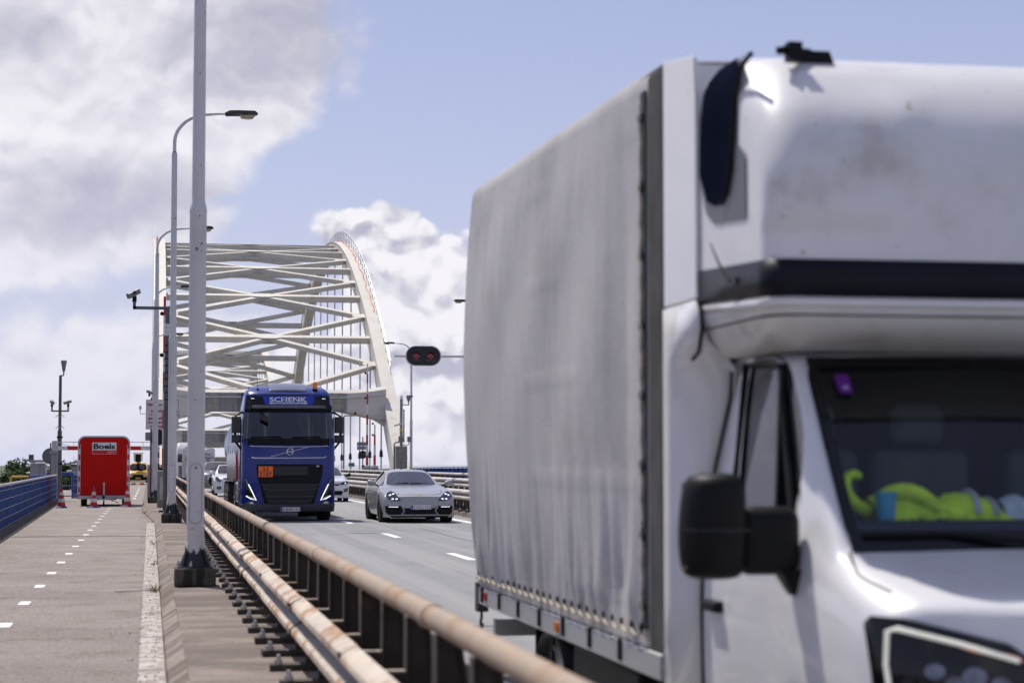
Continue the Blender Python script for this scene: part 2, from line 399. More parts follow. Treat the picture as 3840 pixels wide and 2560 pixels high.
# expansion joints
for yy, x0, x1, par, fn in ((43.2, -3.3, .12, path, pcrown), (45.4, 1.64, 8.98, road, crown), (56.5, 1.64, 8.98, road, crown), (18.9, 1.64, 8.98, road, crown), (77.5, -3.3, -.3, path, pcrown)):
    j = flat('expansion_joint', x0, x1, yy, yy+.06, black_m, par, z=.003, zz=fn)
mt = pmat('joint_steel', (.42, .41, .40), .4, metal=.8)
m = MB()
for k in range(40): m.box(-3.2+k*.083, -3.2+k*.083+.045, 43.28, 43.42, .012, .022)
m.build('joint_teeth', mt, path)['kind'] = 'stuff'
pmat('joint_sealant', (.10, .10, .105), .8)
for k, (xx, a, b) in enumerate(((2.9, 20, 60), (6.3, 12, 47))):
    m = MB(); m.loft([[(xx+.03*math.sin(y*.7+k)-.015, y, gz(y)+.0035+crown(xx)), (xx+.03*math.sin(y*.7+k)+.015, y, gz(y)+.0035+crown(xx))] for y in ys(a, b, 1.)])
    m.build('sealed_crack', MATS['joint_sealant'], road, smooth=0)
# grit and dead leaves blown against the kerb
m = MB(); rg = random.Random(3)
for k in range(1500):
    y = 8+rg.random()**1.5*62; x = kx(y)+.11-abs(rg.gauss(0, .16))
    if rg.random() < .25: x = -3.05-(y-44)*.0146+abs(rg.gauss(0, .18))
    s = rg.uniform(.004, .016); a = rg.random()*6.3; z = .004+pcrown(min(.12, x))
    c, q = math.cos(a)*s, math.sin(a)*s
    m.add([(x-c, y-q*2, z), (x+c, y+q, z+s*.3), (x-q, y+c*2, z), (x, y, z+s*rg.uniform(.3, .9))], [(0, 1, 3), (1, 2, 3), (2, 0, 3)])
g = m.build('kerb_grit', pmat('grit', (.15, .115, .08), .95, var=.5, scale=9), smooth=0); g['kind'] = 'stuff'; g['label'] = 'brown grit and dead leaves lying along the path edges'; g['category'] = 'grit'
# dry weeds at the kerb
m = MB()
for wy, wx, cnt in ((24.6, .08, 70), (31, .1, 30), (62, -.1, 40), (39, .1, 25)):
    for k in range(cnt):
        a = rg.random()*6.3; ln = rg.uniform(.04, .14); bx, by = wx+rg.gauss(0, .04), wy+rg.gauss(0, .09); tx, ty = bx+math.cos(a)*ln*.6, by+math.sin(a)*ln*.6
        m.add([(bx-.003, by, .01), (bx+.003, by, .01), (tx, ty, ln)], [(0, 1, 2)])
g = m.build('dry_weeds', pmat('dry_weed', (.20, .14, .06), .9, var=.4, scale=20), smooth=0); g['kind'] = 'stuff'; g['label'] = 'dry brown weeds growing in the kerb joint'; g['category'] = 'weeds'
# ================================================================== FAR TREES
leaf_m = pmat('leaves', (.052, .085, .028), .8, var=.45, scale=.35, spec=.2)
bark = pmat('bark', (.07, .055, .04), .95)
def make_tree(seed, h, w):
    rr = random.Random(seed); r = thing('tree', '', 'tree')
    m = MB().tube([(0, 0, 0), (.1, 0, h*.3), (.05, .1, h*.6), (0, 0, h*.85)], [.32, .26, .16, .05], 7)
    for k in range(6):
        a = rr.random()*6.3; z = h*rr.uniform(.25, .6)
        m.tube([(0, 0, z), (math.cos(a)*w*.35, math.sin(a)*w*.35, z+h*.2)], [.13, .04], 5)
    m.build('trunk', bark, r)
    m = MB(); cl = []
    for k in range(34):
        a = rr.random()*6.3; q = rr.random()**.6; zz = rr.uniform(.22, .95); wd = w*.5*math.sin(math.pi*min(1, zz*.82+.12))**.7
        cl.append((math.cos(a)*q*wd, math.sin(a)*q*wd, zz*h, rr.uniform(.8, 1.7)*w*.13))
    for cx, cy, cz, cr in cl:
        for k in range(110):
            d = Vector((rr.gauss(0, 1), rr.gauss(0, 1), rr.gauss(0, .8))).normalized()*cr*rr.uniform(.55, 1.08)
            p = Vector((cx, cy, cz))+d; s = rr.uniform(.22, .48)
            u = Vector((rr.gauss(0, 1), rr.gauss(0, 1), rr.gauss(0, .6))).normalized(); v = u.cross(Vector((rr.gauss(0, 1), rr.gauss(0, 1), 1))).normalized()
            m.add([p-u*s, p+v*s*.6, p+u*s, p-v*s*.6], [(0, 1, 2, 3)])
    m.build('crown', leaf_m, r, smooth=0)
    return r
protos = [make_tree(1, 14.5, 11), make_tree(2, 12.5, 10), make_tree(5, 13.5, 12)]
spots = []
rg = random.Random(11)
for k in range(20): spots.append((-57+k*2.3+rg.uniform(-1, 1), 395+rg.uniform(0, 45), rg.uniform(.82, 1.0)*(1.02 if k < 5 else .92)))
for k in range(11): spots.append((-75+k*6+rg.uniform(-2, 2), 470+rg.uniform(0, 40), rg.uniform(.85, 1.05)))
for i, (x, y, s) in enumerate(spots):
    o = protos[i] if i < 3 else copy_tree(protos[i % 3])
    o.location = (x, y, -12.9); o.scale = (s, s, s); o.rotation_euler = (0, 0, rg.random()*6.3)
    tag(o, 'green leafy tree in the wood beyond the bridge, far left', 'tree', 'trees on the far bank')
# ================================================================== ARCH BRIDGE
steel_w = pmat('bridge_paint', (.61, .575, .51), .55, var=.07, scale=.5, streak=((.45, .41, .34), .58, .75, 1.6), col2=((.52, .48, .41), .6, .78, .7), spot=((.25, .19, .13), .74, 3.5))
steel_g = pmat('hanger_steel', (.50, .50, .52), .5, var=.1)
cable_r = pmat('red_cable', (.55, .10, .07), .6)
socket = pmat('black_socket', (.012, .012, .014), .5)
rail_g = pmat('rail_galvanised', (.50, .51, .53), .45, metal=.4)
XL, XR = .62, 17.75                                     # planes of the two arches
AW = .94
def arch_bridge(y0, half, H, idx, label):
    base = Vector((9.2, y0-half, gz(y0-half)))
    r = thing('arch_bridge', label, 'bridge', base)
    yc = y0
    def zc(y): return gz(y0-half)*.5+gz(y0+half)*.5+H*(1-((y-yc)/half)**2)
    def slope(y): return -2*H*(y-yc)/half**2
    def at(x, y, dn=0., up=0.):                         # a point off the arch axis along its normal
        t = Vector((0, 1, slope(y))).normalized(); n = Vector((0, -t.z, t.y)); return Vector((x, y, zc(y)))+n*dn
    def dpf(y): return lerp(2.1, 1.35, 1-abs(y-yc)/half)/2
    NS = 44
    for side, X in ((-1, XL), (1, XR)):
        secs = []
        for i in range(NS+1):
            y = yc-half+2*half*i/NS; dp = lerp(2.1, 1.35, 1-abs(y-yc)/half)/2
            secs.append([at(X-AW/2, y, -dp), at(X+AW/2, y, -dp), at(X+AW/2, y, dp), at(X-AW/2, y, dp)])
        a = MB().loft(secs, closed=True, caps=True).build('arch_rib', steel_w, r, w=True, smooth=30)
        # top flange lips, a hair proud
        m = MB()
        for i in range(NS):
            ya, yb = yc-half+2*half*i/NS, yc-half+2*half*(i+1)/NS
            da, db = [lerp(2.1, 1.35, 1-abs(q-yc)/half)/2 for q in (ya, yb)]
            for s in (-1, 1):
                x0, x1 = X+s*(AW/2-.02), X+s*(AW/2+.05)
                m.hexa([at(x0, ya, da-.03), at(x1, ya, da-.03), at(x1, ya, da+.012), at(x0, ya, da+.012)], [at(x0, yb, db-.03), at(x1, yb, db-.03), at(x1, yb, db+.012), at(x0, yb, db+.012)])
        m.build('flange', steel_w, a, w=True, smooth=0)
        if idx == 0:
            # hand rail walking up the outer edge
            xo = X+side*(AW/2-.06); m = MB(); n = 62
            pts = [yc-half+12+(2*half-24)*i/n for i in range(n+1)]
            for q in (1.0, .55): MB().tube([at(xo, y, dpf(y))+Vector((0, 0, q)) for y in pts], .032, 5).build('hand_rail', rail_g, a, w=True)
            sm_ = MB().tube([(0, 0, 0), (0, 0, 1.05)], .03, 5).mesh('rail_stanchion', rail_g)
            for y in pts: put('rail_stanchion', sm_, a, at(xo, y, dpf(y)-.03)-base)
            m = MB(); rr = random.Random(4+side)
            m.tube([at(X+side*.18+.07*math.sin(i*1.9)+rr.uniform(-.05, .05), yc-half+22+i*.9, dpf(yc-half+22+i*.9)+.07+.06*math.sin(i*.8)) for i in range(86)], .034, 5)
            m.build('cable', cable_r, a, w=True)
            # arch foot plates and rivet rows
            m = MB()
            for k in range(3):
                for q in range(7): p = at(X-.3+.1*q, yc-half+3.6+k*.22, dpf(yc-half+3.6+k*.22)); m.box(p.x-.015, p.x+.015, p.y-.015, p.y+.015, p.z-.03, p.z+.012)
            m.build('rivets', steel_w, a, w=True)['kind'] = 'stuff'
        # hangers
        k = 0; y = yc-half+6.0
        while y < yc+half-4:
            zt, zb = zc(y)-.7, gz(y)+.2
            if zt > zb+3:
                h = MB().tube([(X, y, zb+2.55), (X, y, zt)], .062, 8).build('hanger', steel_g, r, w=True)
                if idx == 0:
                    MB().lathe([(.04, zb+2.62), (.10, zb+2.42), (.13, zb+2.36), (.13, zb+2.06), (.15, zb+2.04), (.15, zb+1.96), (.06, zb+1.93)], 10, (X, y, 0)).build('socket', socket, h, w=True)
                    MB().tube([(X, y, zb), (X, y, zb+1.95)], .06, 6).build('hanger_foot', steel_g, h, w=True)
            y += 8.15
    # wind bracing: cross beams at the crossings of the diagonals
    def nrm(y):
        t = Vector((0, 1, slope(y))).normalized(); return Vector((0, -t.z, t.y))
    def ibeam(m, a, b, w, h, u):                        # box beam with lipped flanges, lying in the plane of the ribs
        a, b = Vector(a), Vector(b); d = (b-a).normalized(); u = (u-d*u.dot(d)).normalized()
        m.bar(a+u*(h/2-.02), b+u*(h/2-.02), w, .045, u); m.bar(a-u*(h/2-.02), b-u*(h/2-.02), w, .045, u)
        q = d.cross(u).normalized()*(w/2-.05)
        m.bar(a-q, b-q, .03, h-.09, u); m.bar(a+q, b+q, .03, h-.09, u)
    yb = yc-half+10.4; x0, x1 = XL+AW/2-.02, XR-AW/2+.02; st = 8.15
    k = 0
    while yb < yc+half-8:
        za = zc(yb)+.1
        m = MB(); ibeam(m, (x0, yb, za), (x1, yb, za), .44, .50, nrm(yb)); b = m.build('cross_beam', steel_w, r, w=True, smooth=0)
        ya, yd = max(yb-st/2, yc-half+7.6), min(yb+st/2, yc+half-7.6)
        xm = (x0+x1)/2
        for s in (-1, 1):
            xa, xd = (x0, x1) if s > 0 else (x1, x0)
            dz = .07*s
            for p, q in (((xa, ya, zc(ya)+.1), (xm, yb, za)), ((xm, yb, za), (xd, yd, zc(yd)+.1))):
                p, q = Vector(p), Vector(q); d = (q-p).normalized()
                m = MB(); ibeam(m, p+d*.1, q-d*.1, .36, .38, nrm((p.y+q.y)/2))
                m.build('diagonal_brace', steel_w, r, w=True, smooth=0)
        nn = nrm(yb); tt = Vector((0, 1, slope(yb))).normalized(); c0 = Vector((xm, yb, za))
        m = MB(); poly = [(-1.15, -.22), (-.5, -.42), (.5, -.42), (1.15, -.22), (1.15, .22), (.5, .42), (-.5, .42), (-1.15, .22)]
        for hh, kk in ((.235, .26), (-.26, -.235)):
            m = MB(); m.add([c0+Vector((px, 0, 0))+tt*py+nn*h2 for h2 in (hh, kk) for px, py in poly],
                  [tuple(range(8)), tuple(range(8, 16))]+[(i, (i+1) % 8, 8+(i+1) % 8, 8+i) for i in range(8)])
            m.build('gusset_plate', steel_w, r, w=True, smooth=0)
        if idx == 0:
            for X, s in ((XL, 1), (XR, -1)):
                pz = at(0, ya).z+.1; e = X+s*AW/2; na = nrm(ya); ta = Vector((0, 1, slope(ya))).normalized(); cc = Vector((0, ya, pz))
                pl = [(e, -.4), (e+s*1.0, -.2), (e+s*1.0, .2), (e, .4)]
                MB().hexa([cc+Vector((q, 0, 0))+ta*w_+na*.175 for q, w_ in pl], [cc+Vector((q, 0, 0))+ta*w_+na*.20 for q, w_ in pl]).build('gusset_plate', steel_w, r, w=True, smooth=0)
        yb += st; k += 1
    # portal frames at both ends
    for yp, s in ((yc-half+8.1, 1), (yc+half-8.1, -1)):
        g0 = gz(yp); zb, zt = g0+5.5, g0+6.85
        n = 14; secs = []
        for i in range(2*n+1):
            u = i/n-1; x = lerp(x0-.05, x1+.05, (u+1)/2)
            e = min(x-x0+.05, x1+.05-x); hn = max(0, 1-e/3.2)**2*1.3
            secs.append([(x, yp-.45, zb-hn*.9-.12*(1-abs(u))), (x, yp+.45, zb-hn*.9-.12*(1-abs(u))), (x, yp+.45, zt+hn*.25), (x, yp-.45, zt+hn*.25)])
        p = MB().loft(secs[5:-5], closed=True, caps=True).build('portal_beam', grey_conc, r, w=True, smooth=25)
        for q in (secs[:6], secs[-6:]): MB().loft(q, closed=True, caps=True).build('haunch', steel_w, p, w=True, smooth=25)
        top = MB(); top.loft([[(q[3][0], yp-.60, q[3][2]-.38), (q[3][0], yp+.62, q[3][2]-.38), (q[2][0], yp+.62, q[2][2]+.26), (q[2][0], yp+.25, q[2][2]+.26)] for q in secs], closed=True, caps=True)
        top.build('top_plate', steel_w, p, w=True, smooth=25)
        for xa in (x0+3.1, x1-3.9):                     # corrugated sleeve where beam meets the haunch
            m = MB()
            for i in range(9): m.box(xa, xa+.8, yp-.475-.012*(i % 2), yp-.44, zb+.12+i*.13, zb+.24+i*.13)
            m.build('sleeve', pmat('sleeve_paint', (.36, .33, .27), .8, var=.2, scale=3), p, w=True, smooth=0)
    return r
arch_bridge(203.0, 62.0, 23.6, 0, 'white steel arch bridge with X bracing behind the blue lorry')
arch_bridge(333.0, 62.0, 22.5, 1, 'farther white arch span seen small beyond the first arch')
# ================================================================== CRASH BARRIERS
rail_m = pmat('rusty_cream_rail', (.37, .285, .21), .65, var=.14, scale=1.5, col2=((.27, .155, .082), .46, .68, 1.5), spot=((.16, .09, .05), .70, 9), bump=.1, bscale=60)
beam_m = pmat('rusty_w_beam', (.53, .455, .37), .6, var=.08, scale=2, col2=((.34, .185, .085), .49, .60, 2.4), spot=((.12, .07, .045), .68, 12))
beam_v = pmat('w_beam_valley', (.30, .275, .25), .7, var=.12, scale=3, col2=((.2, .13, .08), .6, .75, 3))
post_m = pmat('brown_post', (.070, .054, .044), .8, var=.2, scale=4, col2=((.16, .10, .06), .55, .75, 5), streak=((.05, .04, .034), .5, .7, 6))
bolt_m = pmat('galvanised_bolt', (.50, .50, .50), .4, metal=.7, var=.2, scale=30)
galv = pmat('galvanised', (.46, .47, .485), .5, metal=.35, var=.1, scale=3, spot=((.3, .28, .26), .68, 8))
beam_r = pmat('grey_w_beam', (.47, .445, .42), .6, var=.08, scale=1.5, col2=((.36, .31, .26), .55, .75, 2), spot=((.2, .15, .11), .7, 9))

def wprofile(h=.31, d=.083, n=3):                       # W-beam: depth along -x (towards the viewer of that side)
    q = [(0, -.5), (-.15, -.47), (-.75, -.40), (-1, -.33), (-1, -.22), (-.75, -.15), (-.1, -.06), (0, 0)]
    q = q+[(x, -z) for x, z in reversed(q[:-1])]
    return [(x*d, z*h) for x, z in q]
def barrier(name, label, group, x, y0, y1, flip, rise, beam_z, top_z, top_dx, post_dx, beammat, railmat, pitch=1.05, bolts=60, seg=3.8, rear=False):
    """flip=+1: the W-beam faces -x; the posts stand behind it and carry a tube on top"""
    r = thing(name, label, 'barrier', (x, y0, 0), group)
    F = flip
    # shared meshes
    web = MB(); xa, xb, xt = post_dx-.05*F, post_dx+.15*F, top_dx
    zt = top_z-.04
    web.hexa([(xa, -.006, rise), (xb, -.006, rise), (xb, .006, rise), (xa, .006, rise)], [(xt-.05*F, -.006, zt), (xt+.05*F, -.006, zt), (xt+.05*F, .006, zt), (xt-.05*F, .006, zt)])
    for a, b in ((xa, xt-.05*F), (xb, xt+.05*F)):
        web.hexa([(a-.006, -.055, rise), (a+.006, -.055, rise), (a+.006, .055, rise), (a-.006, .055, rise)], [(b-.006, -.05, zt), (b+.006, -.05, zt), (b+.006, .05, zt), (b-.006, .05, zt)])
    pm = web.mesh('post', post_m, smooth=0)
    pl = MB().box(min(-.25*F, post_dx+.26*F), max(-.25*F, post_dx+.26*F), -.085, .085, rise, rise+.045).mesh('base_plate', post_m, smooth=0)
    bo = MB().lathe([(.026, 0), (.026, .03), (.014, .031), (.014, .06)], 6).mesh('anchor_bolt', bolt_m, smooth=0)
    sx0, sx1 = sorted((.0, post_dx-.05*F))
    sp = MB().box(sx0, sx1, -.028, .028, beam_z+.085, beam_z+.095).mat(1).box(sx0, sx1, -.026, .026, beam_z-.10, beam_z+.085).mesh('spacer', [beammat, post_m], smooth=0)
    st = MB().box(sx0, sx0+.05, -.045, .045, rise+.045, beam_z-.16).mesh('stud', post_m, smooth=0)
    n = int((y1-y0)/pitch); rr = random.Random(int(x*10))
    for k in range(n):
        y = (k+.5)*pitch; g = gz(y0+y)
        p = put('post', pm, r, (0, y, g), (0, rr.gauss(0, .008), rr.gauss(0, .03)))
        put('base_plate', pl, p)
        if y0+y < bolts: [put('anchor_bolt', bo, p, (-.19*F, q, rise+.045)) for q in (-.045, .045)]
        put('spacer', sp, p)
        if y0+y < bolts+40: put('stud', st, p)
    # W-beams in lapped lengths
    lapm = MB().lathe([(.017, 0), (.015, -.012*F), (.008, -.016*F)], 7, (0, 0, 0), 'x').mesh('lap_bolt', post_m)
    pr = wprofile(); ns = int(math.ceil((y1-y0)/seg)); cache = {}
    for k in range(ns):
        a, b = k*seg-.12, (k+1)*seg+.0; g0, g1 = gz(y0+a), gz(y0+b); key = (round(g0, 2), round(g1, 2))
        off = -.006*F*(k % 2)
        m = MB(); lst = []
        for y, g in ((a, g0), (a+.02, g0), ((a+b)/2, (g0+g1)/2), (b, g1)):
            lst.append([(q*F+off, y, z+beam_z+g) for q, z in pr])
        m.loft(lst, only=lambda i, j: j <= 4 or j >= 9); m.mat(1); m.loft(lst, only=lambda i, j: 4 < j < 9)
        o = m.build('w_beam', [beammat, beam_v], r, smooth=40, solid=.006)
        if y0+a < bolts+40 and F:
            m = MB(); m.loft([[(q*F+off-.007*F, y, z*1.01+beam_z+g0) for q, z in pr] for y in (a-.006, a+.03)]); m.build('strap', post_m, o, smooth=40, solid=.004)
        if y0+a < bolts:                                # lap bolts
            for dz in (-.105, .105):
                for dy in (.03, .09): put('lap_bolt', lapm, o, (-.085*F+off-.003*F, a+dy, beam_z+dz+g0))
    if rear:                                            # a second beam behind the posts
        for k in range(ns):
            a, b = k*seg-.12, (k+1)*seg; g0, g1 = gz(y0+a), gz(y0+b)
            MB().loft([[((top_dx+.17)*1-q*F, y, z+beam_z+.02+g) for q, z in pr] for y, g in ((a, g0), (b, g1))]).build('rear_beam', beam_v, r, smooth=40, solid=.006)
    # top tube in lengths with sleeves
    if railmat:
        L = 6.3; k = 0
        while k*L < y1-y0:
            a, b = k*L, min((k+1)*L, y1-y0)
            dz = rr.gauss(0, .003)
            o = MB().tube([(top_dx, a, top_z+gz(y0+a)+dz), (top_dx, (a+b)/2, top_z+gz(y0+(a+b)/2)), (top_dx, b, top_z+gz(y0+b)+dz)], .057, 14).build('top_rail', railmat, r)
            MB().tube([(top_dx, a-.09, top_z+gz(y0+a)), (top_dx, a+.09, top_z+gz(y0+a))], .063, 14).build('sleeve', railmat, o)
            k += 1
    return r
barrier('crash_barrier', 'rusty cream crash barrier with round top rail along the cycle path', 'crash barriers', 1.083, 3.0, 139, 1, .125, .45, .845, .217, .217, beam_m, rail_m, bolts=45, rear=True)
barrier('crash_barrier', 'low grey crash barrier on the road edge behind the pale grey car', 'crash barriers', 9.24, 6, 150, 1, .135, .62, .70, .22, .16, beam_r, None, pitch=1.33, bolts=70)
barrier('crash_barrier', 'second crash barrier with round top rail behind the low one, median side', 'crash barriers', 11.05, 6, 150, 1, .15, .86, 1.14, .36, .20, beam_r, pmat('pale_rail', (.50, .465, .43), .6, var=.1, scale=2), pitch=1.33, bolts=0)
# ================================================================== VEHICLES: shared builders
tyre_m = pmat('tyre_rubber', (.018, .018, .019), .8, var=.2, scale=12)
rim_m = pmat('alloy_rim', (.35, .36, .38), .35, metal=.8)
rim_d = pmat('dark_rim', (.05, .05, .055), .35, metal=.6)
trim_m = pmat('black_trim', (.007, .007, .008), .5, var=.15, scale=8, spec=.18)
gloss_k = pmat('gloss_black', (.006, .006, .008), .12, var=.05, spec=.4)
glass_d = glassmat('car_glass', (.22, .25, .28), .9, .10, 3.0)
glass_k = glassmat('dark_glass', (.05, .055, .06), .85, .07, 3.0)
lampglass = glassmat('lamp_lens', (.55, .58, .62), .8, .06, 3)
chrome = pmat('chrome', (.62, .63, .66), .12, metal=1., var=.05)
seat_m = pmat('seat_cloth', (.035, .035, .04), .9)
plate_w = pmat('plate_white', (.72, .70, .72), .5, var=.03)
plate_y = pmat('plate_yellow', (.75, .45, .02), .5, var=.05)
plate_b = pmat('plate_blue', (.02, .04, .35), .5)
plate_r = pmat('plate_digits', (.05, .012, .018), .5)
lamp_on = pmat('lamp_lit', (.9, .9, .95), .3, emit=(.92, .95, 1.), estr=1.1)
reflector = pmat('reflector', (.45, .47, .52), .15, metal=.9, var=.3, scale=30)
amber = pmat('amber_lens', (.75, .20, .01), .25, coat=.5)
redl = pmat('red_lens', (.45, .012, .010), .25, coat=.5)
digit = pmat('print_black', (.012, .012, .014), .6)
white_p = pmat('print_white', (.8, .8, .8), .5)

def wheel(parent, x, y, r, w, side, rim=rim_m, spokes=5):
    """x: outer face; side -1/+1 points outwards"""
    t = MB(); k = -side
    t.lathe([(r*.62, x), (r*.9, x), (r*.97, x+k*.02), (r, x+k*.05), (r, x+k*(w-.05)), (r*.96, x+k*(w-.01)), (r*.62, x+k*w)], 28, (0, y, r), 'x', caps=False)
    o = t.build('wheel', tyre_m, parent)
    m = MB(); m.lathe([(r*.64, x+k*.015), (r*.60, x+k*.03), (r*.57, x+k*.10), (r*.1, x+k*.10)], 24, (0, y, r), 'x')
    m.lathe([(r*.16, x+k*.02), (r*.18, x+k*.1)], 12, (0, y, r), 'x')
    for i in range(spokes):
        a = 2*math.pi*i/spokes+.3; c, s = math.cos(a), math.sin(a)
        m.bar((x+k*.045, y+c*r*.14, r+s*r*.14), (x+k*.03, y+c*r*.62, r+s*r*.62), .03, r*.16, (1, 0, 0))
    m.build('rim', rim, o)
    return o
def plate(parent, cx, z, fn, s, w=.52, h=.11, mat=plate_w, dig=plate_r, off=.02):
    p = decal('number_plate', rrect(cx-w/2, cx+w/2, z-h/2, z+h/2, .012, 2), fn, mat, parent, off=off, thick=.015)
    g = lambda x, zz: fn(cx, z)
    decal('country_band', [(cx-w/2+.006, z-h/2+.006), (cx-w/2+.05, z-h/2+.006), (cx-w/2+.05, z+h/2-.006), (cx-w/2+.006, z+h/2-.006)], fn, plate_b, p, off=off+.003)
    if s: text('digits', s, h*.88, dig, p, fn, cx+.022, z-h*.31, off=off+.004, width=w*.84)
    return p
class Car:
    """body shell from key curves; front faces -y, front bumper at y = 0, ground z = 0"""
    def __init__(s, name, label, loc, paint, spec, cat='car', group=None, rz=0):
        s.r = thing(name, label, cat, loc, group, rz); s.p = spec; s.paint = paint
        q = spec; s.hw = curve(q['hw']); s.zt = curve(q['top']); s.zb = curve(q['belt']); s.rw = curve(q['rw']); s.ze = curve(q['edge'])
        s.W = max(v for _, v in q['hw']); s.cowl, s.head, s.tail0, s.tail1 = q['glass']
    def dep(s, x, z):                                   # front surface
        q = s.p; n, Rr = q.get('n', 2.6), q['R']; a = min(1, abs(x)/(s.W+.001))
        return Rr*(1-(1-a**n)**(1/n))+q['nose'](z)
    def prof(s, y):
        q = s.p; hw, zb, zt, rw, ze = s.hw(y), s.zb(y), s.zt(y), s.rw(y), s.ze(y)
        zs = q['sill']; zs2 = zs
        for yw in q['wheels']:
            d = abs(y-yw); ra = q['arch']
            if d < ra: zs2 = max(zs2, q['wr']+math.sqrt(max(0, ra*ra-d*d)))
        flare = .015 if zs2 > zs else 0
        h = [(hw-.06 if zs2 == zs else hw-.005, zs2), (hw-.005+flare, max(zs+.10, zs2+.03)), (hw+flare*.5, max(lerp(zs, zb, .55), zs2+.06)), (hw-.012, max(zb-.06, zs2+.08)), (hw-.05, zb), (rw, ze), (rw-.055, ze+(zt-ze)*.55), (rw*.55, zt-(zt-ze)*.18), (0, zt)]
        return h
    def section(s, y):
        h = s.prof(y); pts = [(-x, z) for x, z in h]+[(x, z) for x, z in reversed(h[:-1])]
        return [(x, max(y, s.dep(x, z)), z) for x, z in pts]
    def body(s, stations):
        st = sorted(set(stations+[s.cowl, s.head, s.tail0, s.tail1])); s.st = st
        secs = [s.section(y) for y in st]; n = len(secs[0])
        ic, ih, i0, i1 = st.index(s.cowl), st.index(s.head), st.index(s.tail0), st.index(s.tail1)
        L = st[-1]
        ws = lambda i, j: ic <= i < ih and 6 <= j < n-1-6
        sg = lambda i, j: ic <= i < i1 and (j == 4 or j == n-1-5)
        rwn = lambda i, j: i0 <= i < i1 and 6 <= j < n-1-6
        b = MB().loft(secs, skip=lambda i, j: ws(i, j) or sg(i, j) or rwn(i, j))
        b.add([p for p in secs[-1]], [tuple(range(n))])
        s.bd = b.build('body', s.paint, s.r, smooth=55, sub=1)
        s.ws = MB().loft(secs, only=ws).build('windscreen', glass_d, s.r, smooth=60, sub=1)
        for sd, jj in ((0, 4), (1, n-6)):
            MB().loft(secs, only=lambda i, j: ic <= i < i1 and j == jj).build('side_window', glass_k, s.r, smooth=60, sub=1)
        MB().loft(secs, only=rwn).build('rear_window', glass_k, s.r, smooth=60, sub=1)
        # pillars inside the side glass
        for k in s.p.get('pillars', []):
            h = s.prof(k); x0, z0 = h[4]; x1, z1 = h[5]
            for sd in (-1, 1): MB().bar((sd*(x0+.004), k, z0-.01), (sd*(x1+.004), k+.1, z1+.01), .09, .02, (sd, 0, .3)).build('pillar', trim_m, s.r)
        # fascia
        h = s.prof(0); top = [(-x, z) for x, z in h]+[(x, z) for x, z in reversed(h[:-1])]
        fine = []
        for a, c in zip(top, top[1:]):
            k = max(1, int(abs(a[0]-c[0])/.09)); fine += [(lerp(a[0], c[0], i/k), lerp(a[1], c[1], i/k)) for i in range(k)]
        fine.append(top[-1]); zl = s.p['chin']; rows = []
        for t in range(11):
            rows.append([(x, s.dep(x, zl+(z-zl)*t/10), zl+(z-zl)*t/10) for x, z in fine])
        s.fa = MB().loft(rows).build('front_bumper', s.paint, s.r, smooth=60)
        # underbody and cabin tub
        MB().box(-s.W+.14, s.W-.14, s.p['R']+.12, L-.25, s.p['sill']-.02, s.p['sill']+.16).build('underbody', trim_m, s.r)
        yc, zc = s.cowl, s.zb(s.cowl)
        MB().box(-s.W+.12, s.W-.12, yc+.05, s.tail0, zc-.5, zc-.42).box(-s.W+.14, s.W-.14, yc+.1, yc+.5, zc-.4, zc-.03).build('dashboard', trim_m, s.r, bevel=.03)
        for sx in (-.37, .37):
            for sy in (.95, 1.85):
                if yc+sy < s.tail0-.1:
                    zt = s.zt(s.head)-.28
                    MB().box(sx-.23, sx+.23, yc+sy, yc+sy+.14, zc-.42, zt-.12).box(sx-.13, sx+.13, yc+sy+.04, yc+sy+.13, zt-.10, zt+.09).build('seat', seat_m, s.r, bevel=.04)
        return s
    def wheels(s, w=.22, rim=rim_m):
        for yw in s.p['wheels']:
            for sd in (-1, 1): wheel(s.r, sd*(s.W-.005), yw, s.p['wr'], w, sd, rim)
            MB().box(-s.W+.2, s.W-.2, yw-.06, yw+.06, s.p['wr']-.06, s.p['wr']+.06).build('axle', trim_m, s.r)
        return s
    def mirrors(s, y, z, mat, reach=.17, h=.14):
        for sd in (-1, 1):
            x = s.W-.07; m = MB()
            m.loft([[(sd*(x+reach*t)+sd*.02, y+.05*t*t+dy*(1-.35*abs(t-.55)), z+.02+.02*t+dz*(.55+.9*t*(1.55-t))*h) for dy, dz in ((-.07, -.30), (-.095, .0), (-.07, .33), (.0, .47), (.06, .40), (.075, 0), (.06, -.40), (0, -.47))] for t in (.0, .15, .35, .6, .85, 1.05)], closed=True, caps=True)
            o = m.build('wing_mirror', mat, s.r, sub=1)
            MB().bar((sd*(x-.06), y+.02, z-.05), (sd*(x+.05), y, z-.02), .05, .035).build('mirror_stalk', trim_m, o)
        return s
    def wipers(s):
        ic = s.cowl
        for x0, x1 in ((-.62, -.05), (-.02, .52)):
            pts = []
            for t in (0, .5, 1):
                x = lerp(x0, x1, t); y = ic+.10+.03*t; pts.append((x, y, s.zt(y)-.10*(abs(x)/s.W)**2+.012))
            MB().tube(pts, .009, 5).build('wiper', trim_m, s.r)
